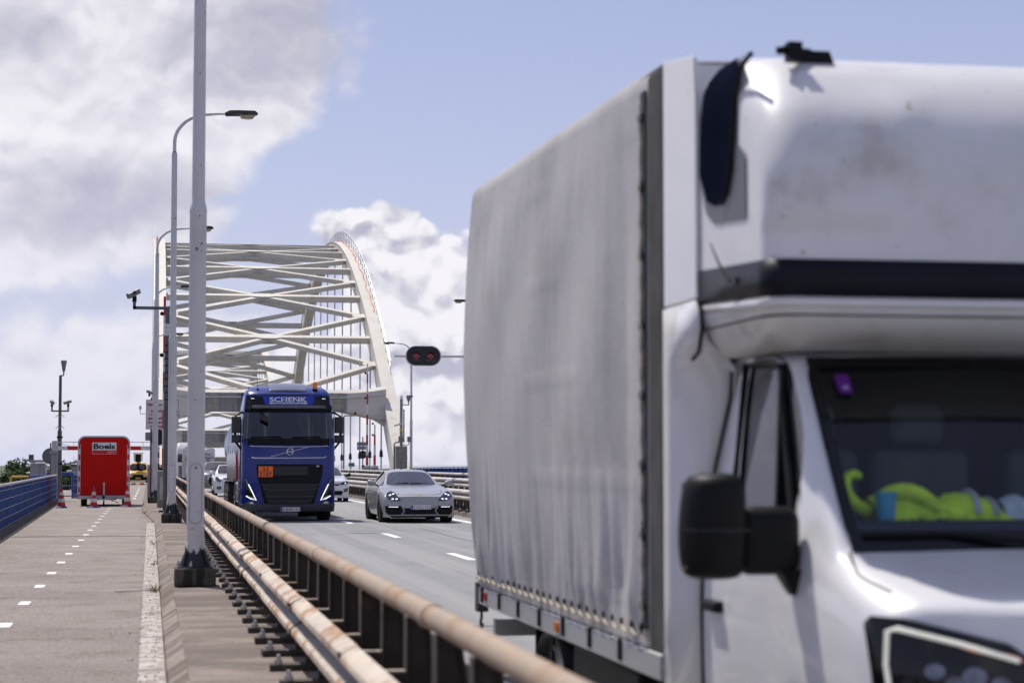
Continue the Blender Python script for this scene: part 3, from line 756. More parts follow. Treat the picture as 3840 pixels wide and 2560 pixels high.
def seat_person(parent_name, label, loc, shirt, skin=(.45, .28, .2), hair=(.05, .035, .025)):
    """a driver: one continuous skinned body, arms reaching for a wheel in front (-y)"""
    r = thing(parent_name, label, 'person', loc)
    V = [(0, 0, .05), (0, .03, .28), (0, .04, .48), (0, .02, .56), (0, 0, .66), (-.19, .02, .46), (-.26, -.14, .26), (-.2, -.4, .30), (.19, .02, .46), (.26, -.14, .26), (.2, -.4, .30), (-.1, -.1, .02), (-.13, -.45, .06), (.1, -.1, .02), (.13, -.45, .06), (-.19, -.46, .33), (.19, -.46, .33)]
    E = [(0, 1), (1, 2), (2, 3), (3, 4), (2, 5), (5, 6), (6, 7), (2, 8), (8, 9), (9, 10), (0, 11), (11, 12), (0, 13), (13, 14), (7, 15), (10, 16)]
    rad = [.15, .155, .14, .055, .06, .075, .05, .038, .075, .05, .038, .09, .065, .09, .065, .04, .04]
    me = bpy.data.meshes.new('body'); me.from_pydata(V, E, [])
    o = put('body', me, r); md = o.modifiers.new('skin', 'SKIN'); sv = me.skin_vertices[0].data
    for i, q in enumerate(rad): sv[i].radius = (q, q)
    sv[0].use_root = True
    o.modifiers.new('sub', 'SUBSURF').levels = 1
    o.modifiers['sub'].render_levels = 2
    me.materials.append(pmat('shirt_'+label[:12], shirt, .9))
    sk = pmat('skin', skin, .55)
    hd = MB().lathe([(.001, -.125), (.045, -.115), (.066, -.08), (.078, -.02), (.08, .03), (.072, .08), (.045, .115), (.001, .125)], 16, (0, -.01, .76)); hd.tube([(0, -.085, .775), (0, -.108, .74), (0, -.085, .735)], [.006, .014, .01], 6)
    for e in (-1, 1): hd.box(e*.078-.008, e*.078+.008, -.02, .015, .73, .79)
    hd.build('head', sk, r, sub=1)
    for e in (-1, 1): MB().lathe([(.001, -.008), (.01, 0), (.001, .008)], 8, (e*.03, -.08, .775), 'y').build('eye', digit, r)
    MB().lathe([(.084, -.01), (.087, .04), (.078, .09), (.048, .128), (.001, .137)], 16, (0, .012, .76)).build('hair', pmat('hair', hair, .8), r, sub=1)
    return r
# ================================================================== PALE GREY SPORTS SALOON
chalk = pmat('chalk_paint', (.33, .33, .345), .32, coat=.7, var=.03)
spec = dict(hw=[(0, .93), (.6, .955), (2.4, .945), (3.6, .97), (4.6, .95), (5.03, .86)],
            top=[(0, .70), (.35, .77), (.75, .845), (1.25, .915), (1.75, .965), (2.2, 1.16), (2.62, 1.335), (3.1, 1.40), (3.6, 1.385), (4.1, 1.28), (4.6, 1.08), (5.03, .92)],
            belt=[(0, .62), (.4, .80), (.9, .885), (1.7, .93), (3.4, .95), (4.4, .97), (5.03, .85)],
            rw=[(0, .80), (.5, .72), (1.2, .70), (1.75, .74), (2.62, .585), (3.4, .575), (4.2, .56), (4.6, .6), (5.03, .6)],
            edge=[(0, .655), (.4, .76), (.8, .83), (1.25, .89), (1.75, .955), (2.2, 1.12), (2.62, 1.275), (3.1, 1.335), (3.6, 1.32), (4.2, 1.20), (4.6, 1.04), (5.03, .88)],
            glass=(1.75, 2.62, 3.75, 4.55), sill=.19, chin=.16, wheels=(.98, 3.93), arch=.385, wr=.355, R=.50, n=3.0,
            nose=lambda z: .32*max(0, z-.50)**1.3+.10*max(0, .24-z), pillars=[3.0])
c = Car('grey_sports_car', 'pale grey low sports saloon driving in the right lane beside the blue lorry', (6.88, 51.3, 0), chalk, spec)
c.body([0, .15, .35, .6, .64, .78, .98, 1.18, 1.32, 1.38, 1.6, 2.0, 2.3, 2.9, 3.2, 3.5, 3.58, 3.73, 3.93, 4.13, 4.3, 4.36, 4.8, 5.03])
c.wheels(.28, rim_d); c.mirrors(1.95, 1.0, chalk, .22, .17); c.wipers()
D = c.dep
def ell(cx, cz, rx, rz, rot=0, n=18, p=2.):
    out = []
    for k in range(n):
        a = 2*math.pi*k/n; ca, sa = math.cos(a), math.sin(a)
        x = rx*math.copysign(abs(ca)**(2/p), ca); z = rz*math.copysign(abs(sa)**(2/p), sa)
        out.append((cx+x*math.cos(rot)-z*math.sin(rot), cz+x*math.sin(rot)+z*math.cos(rot)))
    return out
def mir(poly, s): return [(x*s, z) for x, z in poly]
def lampfn(fn, top):                                    # keep decals from climbing above the fascia's edge
    return lambda x, z: fn(x, z)
for s in (-1, 1):
    hp = [(.865, .70), (.83, .79), (.755, .835), (.67, .815), (.575, .71), (.495, .62), (.52, .585), (.66, .585), (.80, .62)]
    h = decal('headlight', mir(hp, s), D, gloss_k, c.r, off=.012, thick=.02, cell=.06)
    decal('lens_rim', mir([(.70+(x-.70)*.93, .705+(z-.705)*.93) for x, z in hp], s), D, pmat('lamp_bowl', (.16, .17, .22), .2, metal=.7, var=.4, scale=14), h, off=.016, cell=.06)
    for dx, dz in ((.60, .635), (.70, .635), (.685, .765), (.765, .735)):
        decal('led', ell(s*dx, dz, .034, .017, s*-.3, 10), D, lamp_on, h, off=.021, cell=.06)
    i = decal('air_intake', mir([(.89, .43), (.86, .455), (.48, .455), (.43, .42), (.37, .30), (.44, .23), (.80, .225), (.86, .27)], s), D, trim_m, c.r, off=.006, cell=.07)
    decal('intake_lamp', mir([(.80, .437), (.56, .437), (.56, .422), (.80, .424)], s), D, lamp_on, i, off=.014, cell=.06)
    MB().tube([(s*.47, D(.47, .44)-.02, .44), (s*.40, D(.4, .33)-.03, .33), (s*.47, D(.47, .24)-.02, .24)], .016, 6).build('intake_blade', chalk, i)
    for k in range(3):
        MB().bar((s*.50, D(.5, .28+k*.05)-.010, .275+k*.05), (s*.80, D(.8, .28+k*.05)-.010, .275+k*.05), .015, .008).build('intake_slat', gloss_k, i)
g = decal('lower_grille', [(-.43, .395), (.43, .395), (.40, .235), (-.40, .235)], D, trim_m, c.r, off=.007)
for k in range(4): MB().bar((-.40, D(.4, .3)-.004, .255+k*.035), (.40, D(.4, .3)-.004, .255+k*.035), .012, .007).build('grille_slat', gloss_k, g)
plate(c.r, .03, .42, lambda x, z: D(0, .42), '2-HCJ-153', off=.03)
decal('bonnet_crest', [(-.028, .735), (.028, .735), (.028, .70), (0, .672), (-.028, .70)], lambda x, z: D(0, .70)+(z-.66)*1.6-.05, pmat('crest_gold', (.6, .36, .08), .3, metal=.6), c.r, off=.012)
decal('chin_spoiler', [(-.78, .20), (.78, .20), (.72, .15), (-.72, .15)], D, trim_m, c.r, off=.012)
# bonnet shut line
pts = [(-.66, .90, .868), (-.66, .6, .80), (-.58, .32, .742), (-.4, .225, .715), (0, .205, .708), (.4, .225, .715), (.58, .32, .742), (.66, .6, .80), (.66, .90, .868)]
MB().tube([(x, y, c.zt(y)-(c.zt(y)-c.ze(y))*.35*(abs(x)/.62)**2+.001) for x, y, z in pts], .004, 4).build('bonnet_gap', digit, c.r)
MB().box(-.12, .12, 2.55, 2.6, 1.19, 1.26).build('rear_view_mirror', trim_m, c.r, bevel=.01)
w = MB(); w.tube([(.37+.18*math.cos(a*.5236), 2.22+.06*math.sin(a*.5236), .90+.17*math.sin(a*.5236)) for a in range(13)], .014, 6); w.build('steering_wheel', trim_m, c.r)
seat_person('person', 'driver in a white shirt at the wheel of the grey sports saloon', (6.88+.37, 51.3+2.72, .40), (.6, .6, .62))
# ================================================================== WHITE HATCHBACK (behind the lorry, right lane)
car_w = pmat('white_car_paint', (.72, .72, .73), .3, coat=1., var=.03)
sh = dict(hw=[(0, .82), (.5, .86), (3.2, .86), (4.05, .78)],
          top=[(0, .84), (.3, .93), (.8, 1.0), (1.15, 1.05), (1.9, 1.41), (2.5, 1.46), (3.4, 1.41), (3.75, 1.2), (4.05, .95)],
          belt=[(0, .78), (.4, .88), (1.1, .96), (3.4, 1.02), (4.05, .92)],
          rw=[(0, .68), (.5, .70), (1.15, .72), (1.9, .57), (3.4, .55), (4.05, .6)],
          edge=[(0, .81), (.3, .88), (.8, .96), (1.15, 1.02), (1.9, 1.35), (2.5, 1.40), (3.4, 1.35), (3.75, 1.15), (4.05, .9)],
          glass=(1.15, 1.9, 3.4, 3.75), sill=.2, chin=.17, wheels=(.85, 3.4), arch=.35, wr=.32, R=.42, n=2.8, nose=lambda z: .25*max(0, z-.55)**1.3, pillars=[2.2])
def hatch(name, label, loc, paint, spec, kind, plate_mat, st=None, group=None):
    c = Car(name, label, loc, paint, spec, group=group); D = c.dep; L = spec['hw'][-1][0]; W = c.W
    a, b = spec['wheels']; q = spec['arch']
    c.body([0, .15, .35, a-q-.02, a-q*.7, a, a+q*.7, a+q+.02, 1.5, 2.2, 2.9, b-q-.02, b-q*.7, b, b+q*.7, b+q+.02, L]); c.wheels(.2); c.mirrors(c.cowl+.22, c.zb(c.cowl)+.08, trim_m if kind != 'swift' else paint, .2, .17); c.wipers()
    return c, D
c, D = hatch('white_hatchback', 'white hatchback with dark lower grille half hidden right of the blue lorry', (7.05, 80.0, 0), car_w, sh, 'rio', plate_y)
for s in (-1, 1):
    hp = [(.80, .80), (.74, .845), (.56, .79), (.44, .72), (.47, .69), (.64, .70), (.78, .72)]
    h = decal('headlight', mir(hp, s), D, gloss_k, c.r, off=.012, thick=.02, cell=.06)
    decal('bulb', ell(s*.67, .755, .055, .04, 0, 10), D, reflector, h, off=.018); decal('led', ell(s*.68, .76, .025, .022, 0, 8), D, lamp_on, h, off=.022)
    f = decal('fog_light', mir([(.80, .56), (.62, .53), (.60, .40), (.76, .42)], s), D, trim_m, c.r, off=.01, cell=.06)
    for k in range(4): decal('led', [(s*(.63+.035*k), .44), (s*(.65+.035*k), .44), (s*(.65+.035*k), .52), (s*(.63+.035*k), .52)], D, reflector, f, off=.015)
decal('grille', [(-.44, .725), (.44, .725), (.40, .655), (-.40, .655)], D, gloss_k, c.r, off=.012)
decal('air_intake', [(-.58, .42), (-.50, .45), (.50, .45), (.58, .42), (.52, .28), (-.52, .28)], D, trim_m, c.r, off=.01)
plate(c.r, 0, .54, lambda x, z: D(0, .54), None, mat=plate_y, off=.025)
MB().lathe([(.06, 1.43), (.055, 1.50), (.03, 1.53)], 10, (.0, 2.9, 0)).build('roof_beacon', amber, c.r)
# ================================================================== WHITE SMALL HATCHBACK (left lane, behind the lorry)
sw = dict(hw=[(0, .80), (.5, .845), (3.0, .845), (3.8, .76)],
          top=[(0, .84), (.25, .95), (.7, 1.03), (1.0, 1.08), (1.6, 1.46), (2.2, 1.51), (3.2, 1.47), (3.5, 1.3), (3.8, .95)],
          belt=[(0, .78), (.4, .92), (1.0, 1.0), (3.2, 1.06), (3.8, .92)],
          rw=[(0, .66), (.5, .70), (1.0, .73), (1.6, .60), (3.2, .57), (3.8, .6)],
          edge=[(0, .80), (.3, .90), (.7, .99), (1.0, 1.05), (1.6, 1.40), (2.2, 1.45), (3.2, 1.41), (3.5, 1.22), (3.8, .9)],
          glass=(1.0, 1.6, 3.2, 3.5), sill=.2, chin=.18, wheels=(.75, 3.2), arch=.35, wr=.31, R=.36, n=2.8, nose=lambda z: .25*max(0, z-.55)**1.3, pillars=[2.0])
c, D = hatch('white_small_hatchback', 'small white hatchback with oval headlight left of the blue lorry, behind it', (3.72, 92.5, 0), car_w, sw, 'swift', plate_y)
for s in (-1, 1):
    hp = [(.79, .86), (.74, .945), (.64, .93), (.53, .80), (.49, .70), (.56, .68), (.70, .72)]
    h = decal('headlight', mir(hp, s), D, lampglass, c.r, off=.014, thick=.0, cell=.06)
    decal('reflector_bowl', mir([(.66+(x-.66)*.9, .8+(z-.8)*.9) for x, z in hp], s), D, reflector, h, off=.008, cell=.06)
    decal('fog_light', ell(s*.60, .42, .10, .07, 0, 14, 3), D, trim_m, c.r, off=.01)
    decal('fog_lamp', ell(s*.60, .42, .045, .045, 0, 12), D, reflector, c.r, off=.016)
decal('grille', [(-.34, .74), (.34, .74), (.24, .62), (-.24, .62)], D, trim_m, c.r, off=.01)
decal('air_intake', [(-.36, .40), (.36, .40), (.30, .27), (-.30, .27)], D, trim_m, c.r, off=.01)
decal('badge', ell(0, .69, .05, .05, 0, 12), D, chrome, c.r, off=.02)
plate(c.r, 0, .52, lambda x, z: D(0, .52), None, mat=plate_y, off=.025)
# ================================================================== DARK SUV
suv_p = pmat('bronze_grey_paint', (.22, .20, .21), .3, coat=1., metal=.3, var=.04)
su = dict(hw=[(0, .86), (.5, .90), (3.6, .90), (4.6, .84)],
          top=[(0, .98), (.3, 1.08), (.8, 1.14), (1.25, 1.19), (1.95, 1.60), (2.6, 1.67), (3.9, 1.62), (4.3, 1.3), (4.6, 1.0)],
          belt=[(0, .92), (.4, 1.04), (1.2, 1.10), (3.9, 1.16), (4.6, 1.0)],
          rw=[(0, .74), (.5, .76), (1.25, .78), (1.95, .64), (3.9, .62), (4.6, .65)],
          edge=[(0, .95), (.3, 1.04), (.8, 1.1), (1.25, 1.15), (1.95, 1.54), (2.6, 1.60), (3.9, 1.56), (4.3, 1.25), (4.6, .95)],
          glass=(1.25, 1.95, 3.9, 4.3), sill=.25, chin=.22, wheels=(.92, 3.6), arch=.41, wr=.37, R=.40, n=3.0, nose=lambda z: .15*max(0, z-.7)**1.3, pillars=[2.5])
c, D = hatch('grey_suv', 'bronze grey off-road car with roof rails behind the small white hatchback', (3.55, 107.0, 0), suv_p, su, 'suv', plate_y)
for s in (-1, 1):
    hp = [(.84, .98), (.80, 1.01), (.56, .95), (.42, .90), (.44, .86), (.62, .87), (.82, .90)]
    h = decal('headlight', mir(hp, s), D, reflector, c.r, off=.014, thick=.02, cell=.06)
    decal('chrome_strip', mir([(.42, .86), (.50, .86), (.62, .52), (.80, .40), (.82, .45), (.66, .56)], s), D, chrome, c.r, off=.016, cell=.06)
    decal('fog_light', ell(s*.68, .55, .08, .06), D, reflector, c.r, off=.014)
    MB().tube([(s*.58, 2.0, 1.64), (s*.58, 2.1, 1.70), (s*.57, 3.8, 1.69), (s*.57, 3.9, 1.63)], .022, 6).build('roof_rail', chrome, c.r)
decal('grille', [(-.42, .90), (.42, .90), (.50, .55), (.36, .34), (-.36, .34), (-.50, .55)], D, trim_m, c.r, off=.01)
for k in range(2): decal('grille_bar', [(-.40, .80+k*.06), (.40, .80+k*.06), (.40, .83+k*.06), (-.40, .83+k*.06)], D, chrome, c.r, off=.016)
plate(c.r, 0, .60, lambda x, z: D(0, .6), None, mat=plate_y, off=.025)
# ================================================================== BLUE TANKER LORRY
blue = pmat('lorry_blue', (.003, .018, .185), .25, coat=.30, var=.05, spec=.35)
steel = pmat('polished_steel', (.60, .61, .63), .18, metal=1., var=.08, scale=2)
grey_p = pmat('grey_plastic', (.055, .06, .075), .55, var=.1)
orange = pmat('hazard_orange', (.95, .15, .01), .5, var=.03)
L0 = thing('blue_tanker_lorry', 'dark blue lorry with orange hazard plate driving towards the camera', 'lorry', (3.63, 53.3, 0))
CW = 1.245
nose = curve([(0, .10), (.45, .03), (.8, 0), (1.9, .03), (2.03, .05), (2.2, .09), (2.9, .27), (3.05, .31), (3.36, .40), (3.46, .52), (3.55, .75), (3.62, 1.05), (3.66, 1.5)])
hwz = curve([(0, 1.22), (.5, 1.245), (2.0, 1.24), (2.9, 1.20), (3.36, 1.15), (3.5, 1.10), (3.6, 1.0), (3.66, .85)])
def DL(x, z):
    a = min(1, abs(x)/(hwz(z)+.001)); return .36*(1-(1-a**4.5)**(1/4.5))+nose(z)
xf = [0, .18, .36, .54, .70, .82, .90, .945, .972, .99, 1.0]
def ringL(z, yb=2.25):
    h = hwz(z); half = [(f*h, DL(f*h, z)) for f in xf]+[(h, max(y, DL(h, z)+.05)) for y in (.75, 1.1, 1.6, yb)]
    return [(-x, y, z) for x, y in reversed(half[1:])]+[(x, y, z) for x, y in half]
zl = [.42, .6, .9, 1.3, 1.7, 2.03, 2.2, 2.4, 2.65, 2.9, 3.05, 3.2, 3.36, 3.46, 3.55, 3.62, 3.66]
rings = [ringL(z) for z in zl]; nn = len(rings[0]); iw0, iw1 = zl.index(2.2), zl.index(2.9)
mid = nn//2
hole = lambda i, j: iw0 <= i < iw1 and mid-8 <= j < mid+8
b = MB().loft(rings, skip=hole); b.add(rings[-1], [tuple(range(nn))]); cab = b.build('cab', blue, L0, smooth=50)
MB().loft(rings, only=hole).build('windscreen', glassmat('lorry_glass', (.055, .065, .075), .9, .10, 2.4), L0, smooth=60)
MB().box(-1.18, 1.18, 2.24, 2.3, .5, 3.5).build('cab_back_wall', blue, L0)
MB().box(-1.15, 1.15, .5, 1.1, 1.6, 2.05).box(-1.15, 1.15, 1.9, 2.0, 1.2, 3.2).build('dashboard', trim_m, L0, bevel=.05)
for sx in (-.65, .65): MB().box(sx-.25, sx+.25, 1.45, 1.6, 1.4, 2.45).box(sx-.14, sx+.14, 1.47, 1.58, 2.47, 2.7).build('seat', seat_m, L0, bevel=.05)
MB().tube([(.65+.22*math.cos(a*.5236), .98+.16*math.sin(a*.5236), 2.02+.14*math.sin(a*.5236)) for a in range(13)], .016, 6).build('steering_wheel', trim_m, L0)
p = decal('top_panel', [(-1.14, 2.915), (1.14, 2.915), (1.10, 3.36), (.4, 3.40), (-.4, 3.40), (-1.10, 3.36)], DL, gloss_k, L0, off=.008)
b = decal('name_board', [(-.62, 3.12), (.66, 3.12), (.70, 3.345), (-.69, 3.345)], DL, pmat('board_blue', (.012, .04, .42), .35, var=.03), L0, off=.02, thick=.01)
text('lettering', 'SCHENK', .165, white_p, b, DL, 0, 3.205, off=.026, width=1.0, bold=.004)
# serif feet of the painted name
for k in range(6):
    cx = -.5+.084+k*.167
    for z in (3.205, 3.318):
        if k in (0, 1, 3) and z > 3.3 and k != 3: continue
        decal('serif', [(cx-.055, z), (cx+.055, z), (cx+.055, z+.008), (cx-.055, z+.008)], DL, white_p, b, off=.0265)
s_ = decal('name_strip', [(-.5, 3.14), (.5, 3.14), (.5, 3.185), (-.5, 3.185)], DL, white_p, b, off=.026)
text('lettering', 'TANKTRANSPORT', .048, pmat('board_blue2', (.012, .03, .30), .4), s_, DL, 0, 3.146, off=.031, width=.86)
for s in (-1, 1):
    q = decal('marker_lamp', rrect(s*.95-.08, s*.95+.08, 3.24, 3.31, .02), DL, gloss_k, L0, off=.02, thick=.01)
    for k in range(3): decal('led', ell(s*.95-.03+.03*k, 3.285, .012, .010, 0, 8), DL, lamp_on, q, off=.025)
# sun visor
v = MB(); n = 16; secs = []
for i in range(n+1):
    x = lerp(-1.16, 1.16, i/n); y = DL(min(1.14, abs(x)), 2.97)-.02
    secs.append([(x, y-.10, 2.96), (x, y-.16, 3.0), (x, y-.10, 3.10), (x, y+.06, 3.12), (x, y+.06, 2.93)])
v.loft(secs, closed=True, caps=True); v.build('sun_visor', gloss_k, L0, smooth=40)
v = MB(); v.loft([[(x, DL(min(1.1, abs(x)), 2.97)-.19, z) for z in (3.015, 3.095)] for x in [lerp(-.98, .98, i/n) for i in range(n+1)]]); v.build('visor_lip', pmat('visor_grey', (.10, .105, .125), .35), L0, solid=.01)
decal('scuttle', [(-1.20, 2.035), (1.20, 2.035), (1.17, 2.215), (-1.17, 2.215)], DL, trim_m, L0, off=.008)
for x0, x1 in ((-1.0, -.22), (.10, .82)):
    MB().tube([(x1+.08, DL(x1, 2.06)-.03, 2.06), (x1, DL(x1, 2.26)-.035, 2.26), (x0, DL(x0, 2.245)-.03, 2.245)], .016, 6).build('wiper', trim_m, L0)
for s in (-1, 1):
    vg = decal('vent', rrect(s*.62-.17, s*.62+.17, 2.06, 2.12, .01), DL, gloss_k, L0, off=.014)
    for k in range(3): MB().bar((s*.62-.16, DL(.62, 2.08)-.022, 2.07+k*.018), (s*.62+.16, DL(.62, 2.08)-.022, 2.07+k*.018), .01, .006).build('slat', trim_m, vg)
def strip2(name, pts, r, mat, par, off=.012): return MB().tube([(x, DL(x, z)-off, z) for x, z in pts], r, 6).build(name, mat, par)
sil = pmat('silver_trim', (.62, .63, .68), .3, metal=.5)
strip2('trim_strip', [(-1.02, 2.015), (-.9, 2.005), (0, 1.99), (.9, 2.005), (1.05, 2.02)], .011, sil, L0)
strip2('trim_strip', [(-.98, 1.715), (-.9, 1.695), (0, 1.69), (.9, 1.70), (1.0, 1.725)], .019, sil, L0)
lg = strip2('badge_ring', [(.03+.085*math.cos(a*.3142), 1.86+.085*math.sin(a*.3142)) for a in range(21)], .012, sil, L0, .018)
MB().bar((-.055, DL(0, 1.86)-.022, 1.86), (.115, DL(0, 1.86)-.022, 1.86), .008, .04).build('badge_bar', sil, lg)
MB().tube([(.095, DL(0, 1.9)-.02, 1.925), (.115, DL(0, 1.9)-.02, 1.95)], [.012, .02], 6).build('badge_arrow', sil, lg)
text('lettering', 'VOLVO', .038, pmat('navy_ink', (.01, .015, .08), .4), lg, DL, .03, 1.848, off=.03, width=.13, bold=.002)
strip2('diagonal_bar', [(-.48, 1.725), (-.06, 1.838)], .010, sil, L0); strip2('diagonal_bar', [(.12, 1.882), (.52, 1.985)], .010, sil, L0)
# grille
G = decal('grille_panel', [(-.86, 1.50), (-.80, 1.53), (.86, 1.53), (.92, 1.50), (.88, 1.16), (.80, .95), (.66, .42), (.2, .39), (-.55, .39), (-.62, .42), (-.76, .95), (-.83, 1.16)], DL, trim_m, L0, off=.008)
gr2 = pmat('grille_black', (.006, .006, .007), .4)
decal('upper_mesh', [(-.44, 1.47), (.50, 1.47), (.50, 1.24), (-.44, 1.24)], DL, gr2, G, off=.013)
decal('lower_mesh', [(-.68, .96), (.76, .96), (.58, .44), (-.52, .44)], DL, gr2, G, off=.013)
for k, (z, a, d) in enumerate(((.985, .75, .0), (.86, .70, -.05), (.67, .63, .0), (.55, .57, -.035))):
    MB().tube([(-a+.02, DL(-a, z)-.03, z+(.03 if d else 0)), (-a*.75, DL(-a*.75, z)-.055, z+d*.4), (a*.8, DL(a*.8, z)-.055, z+d*.4), (a+.05, DL(a, z)-.03, z+(.03 if d else 0))], .018, 6).build('grille_slat', pmat('slat_grey', (.05, .052, .06), .4), G)
for k in range(7):
    z = .47+k*.07; a = lerp(.54, .72, k/6); MB().bar((-a, DL(a, z)-.018, z), (a+.05, DL(a, z)-.018, z), .01, .012).build('grille_slat', trim_m, G)
text('lettering', 'FH', .06, sil, G, DL, .77, 1.455, off=.02, shear=.3, bold=.002)
o = decal('hazard_plate', [(-.80, 1.19), (-.42, 1.19), (-.42, 1.475), (-.80, 1.475)], DL, orange, L0, off=.035, thick=.02)
k_ = decal('plate_rule', [(-.80, 1.326), (-.42, 1.326), (-.42, 1.338), (-.80, 1.338)], DL, digit, o, off=.039)
text('digits', '22', .135, digit, o, DL, -.61, 1.36, off=.041, width=.15, bold=.003, spacing=1.4); text('digits', '2187', .135, digit, o, DL, -.61, 1.21, off=.041, width=.32, bold=.003, spacing=1.2)
# headlights: a lit V on each corner
for s in (-1, 1):
    h = decal('headlight', mir([(1.17, 1.17), (1.12, 1.17), (.97, .90), (.83, .57), (.90, .555), (1.14, .70), (1.13, .74), (1.02, .745), (1.06, .90), (1.16, 1.09)], s), DL, gloss_k, L0, off=.012, thick=.02, cell=.07)
    decal('lamp_bowl', mir([(1.155, 1.14), (1.12, 1.14), (1.0, .90), (.97, .79), (1.0, .76), (1.05, .90)], s), DL, MATS['lamp_bowl'], h, off=.017, cell=.06)
    decal('lamp_bowl', mir([(1.10, .72), (.92, .64), (.88, .60), (.93, .59), (1.10, .68)], s), DL, reflector, h, off=.017, cell=.06)
    MB().tube([(s*x, DL(x, z)-.022, z) for x, z in ((1.06, 1.0), (.96, .80), (.855, .575), (1.0, .62), (1.12, .69))], .014, 6).build('led_strip', lamp_on, h)
    decal('fog_light', mir([(1.16, .52), (.97, .54), (.90, .48), (1.04, .46)], s), DL, reflector, L0, off=.012, thick=.01, cell=.06)
# bumper
v = MB(); v.loft([[(x, DL(x, z)-.03+dd, z) for z, dd in ((.27, .04), (.30, 0), (.46, 0), (.485, .04))] for x in [lerp(-1.24, 1.24, i/30) for i in range(31)]]); v.build('front_bumper', grey_p, L0, smooth=50, solid=.02)
plate(L0, .05, .335, lambda x, z: DL(0, .335), '2-BVE-113', off=.05)
# mirrors
for s in (-1, 1):
    x = s*1.385
    MB().tube([(s*1.17, .62, 2.93), (s*1.27, .5, 2.90), (s*1.40, .42, 2.82), (s*1.41, .42, 2.15), (s*1.24, .52, 1.93), (s*1.18, .62, 1.93)], .032, 8).build('mirror_arm', trim_m, L0)
    for za, zb in ((2.36, 2.80), (2.10, 2.31)):
        o = MB().loft([[(x+s*dx, .44+dy, z) for dx, dy in ((-.13, -.07), (.03, -.12), (.12, -.05), (.12, .08), (-.13, .08))] for z in (za, za+.04, zb-.05, zb)], closed=True, caps=True).build('mirror_housing', gloss_k, L0, bevel=.02)
        MB().box(x-.09, x+.09, .522, .527, za+.03, zb-.04).build('mirror_glass', chrome, o)
MB().tube([(-.72, DL(-.7, 2.9)-.02, 2.92), (-.68, DL(-.7, 2.8)-.12, 2.84)], .012, 6).build('mirror_bracket', trim_m, L0)
MB().loft([[(-.66+dx, DL(-.66, 2.75)-.16+dy, z-dx*.5) for dx, dy in ((-.12, 0), (.10, -.06), (.12, 0), (-.1, .06))] for z in (2.66, 2.70, 2.80, 2.84)], closed=True, caps=True).build('kerb_mirror', gloss_k, L0, bevel=.015)
# roof: hatch, beacon, aerial
hz = MB(); hz.loft([[(x, .55+q*.9, 3.455+.24*math.sin(q*1.57)+.04-.02*(x/.5)**2) for q in (0, .15, .3, .5, .8, 1)] for x in (-.50, -.46, -.2, 0, .2, .46, .50)]); hz.build('roof_hatch', pmat('tinted_hatch', (.13, .15, .22), .18, coat=.5), L0, solid=.02)
be = MB().lathe([(.07, 3.45), (.07, 3.55), (.075, 3.56)], 14, (.74, .72, 0)).build('beacon_base', trim_m, L0)
MB().lathe([(.066, 3.56), (.07, 3.62), (.068, 3.70), (.05, 3.74), (.01, 3.755)], 14, (.74, .72, 0)).build('beacon_lens', amber, be)
MB().lathe([(.045, 3.46), (.04, 3.53), (.02, 3.56)], 10, (-.80, .72, 0)).build('aerial_base', trim_m, L0)
MB().tube([(-.80, .72, 3.54), (-.83, .70, 3.95)], [.008, .004], 5).build('aerial', trim_m, L0)
v = MB(); v.loft([[(x, 1.1+q, 3.57+.10*q-.02*(x/1.)**2) for q in (0.3, .7, 1.1)] for x in (-1.02, -.8, 0, .8, 1.02)]); v.build('roof_deflector', blue, L0, solid=.03)
# side glass and door of the cab
for s in (-1, 1):
    MB().box(s*1.238-.012, s*1.238+.012, .85, 1.65, 2.05, 2.75).build('side_window', glass_k, L0)
    MB().box(s*1.25-.012, s*1.25+.012, .75, .765, .6, 2.8).build('door_gap', digit, L0)
    for k in range(3): MB().box(s*1.12-.13, s*1.12+.13, .85, 1.5, .35+k*.32, .40+k*.32).build('step', trim_m, L0)
# chassis, wheels, tank
MB().box(-.45, .45, .7, 6.3, .55, .85).build('chassis', trim_m, L0)
for yw in (1.45, 5.1):
    for s in (-1, 1): wheel(L0, s*1.22, yw, .5, .34 if yw < 2 else .6, s, rim_m, 8)
    MB().tube([(-1.1, yw, .5), (1.1, yw, .5)], .09, 8).build('axle', trim_m, L0)
for s in (-1, 1):
    MB().box(s*.98-.25, s*.98+.25, 2.6, 4.2, .45, 1.05).build('fuel_tank', steel, L0, bevel=.08, seg=3)
    a = MB(); a.loft([[(s*q, 5.1+.62*math.cos(R(t)), .5+.62*math.sin(R(t))) for t in range(0, 181, 20)] for q in (.62, 1.24)]); a.build('mudguard', trim_m, L0, solid=.02)
T0 = thing('tank_trailer', 'polished steel tank trailer coupled behind the blue lorry', 'trailer', (3.63, 56.6, 0))
t = MB(); t.lathe([(.3, .0), (.9, .06), (1.12, .22), (1.2, .5), (1.2, 10.2), (1.1, 10.5), (.3, 10.7)], 40, (0, 0, 2.08), 'y'); tk = t.build('tank', steel, T0, smooth=40)
for k in range(7): MB().lathe([(1.2, .7+k*1.5), (1.235, .71+k*1.5), (1.235, .77+k*1.5), (1.2, .78+k*1.5)], 40, (0, 0, 2.08), 'y', caps=False).build('tank_band', steel, tk)
MB().box(-.5, .5, .4, 10.3, .95, 1.15).build('trailer_chassis', trim_m, T0)
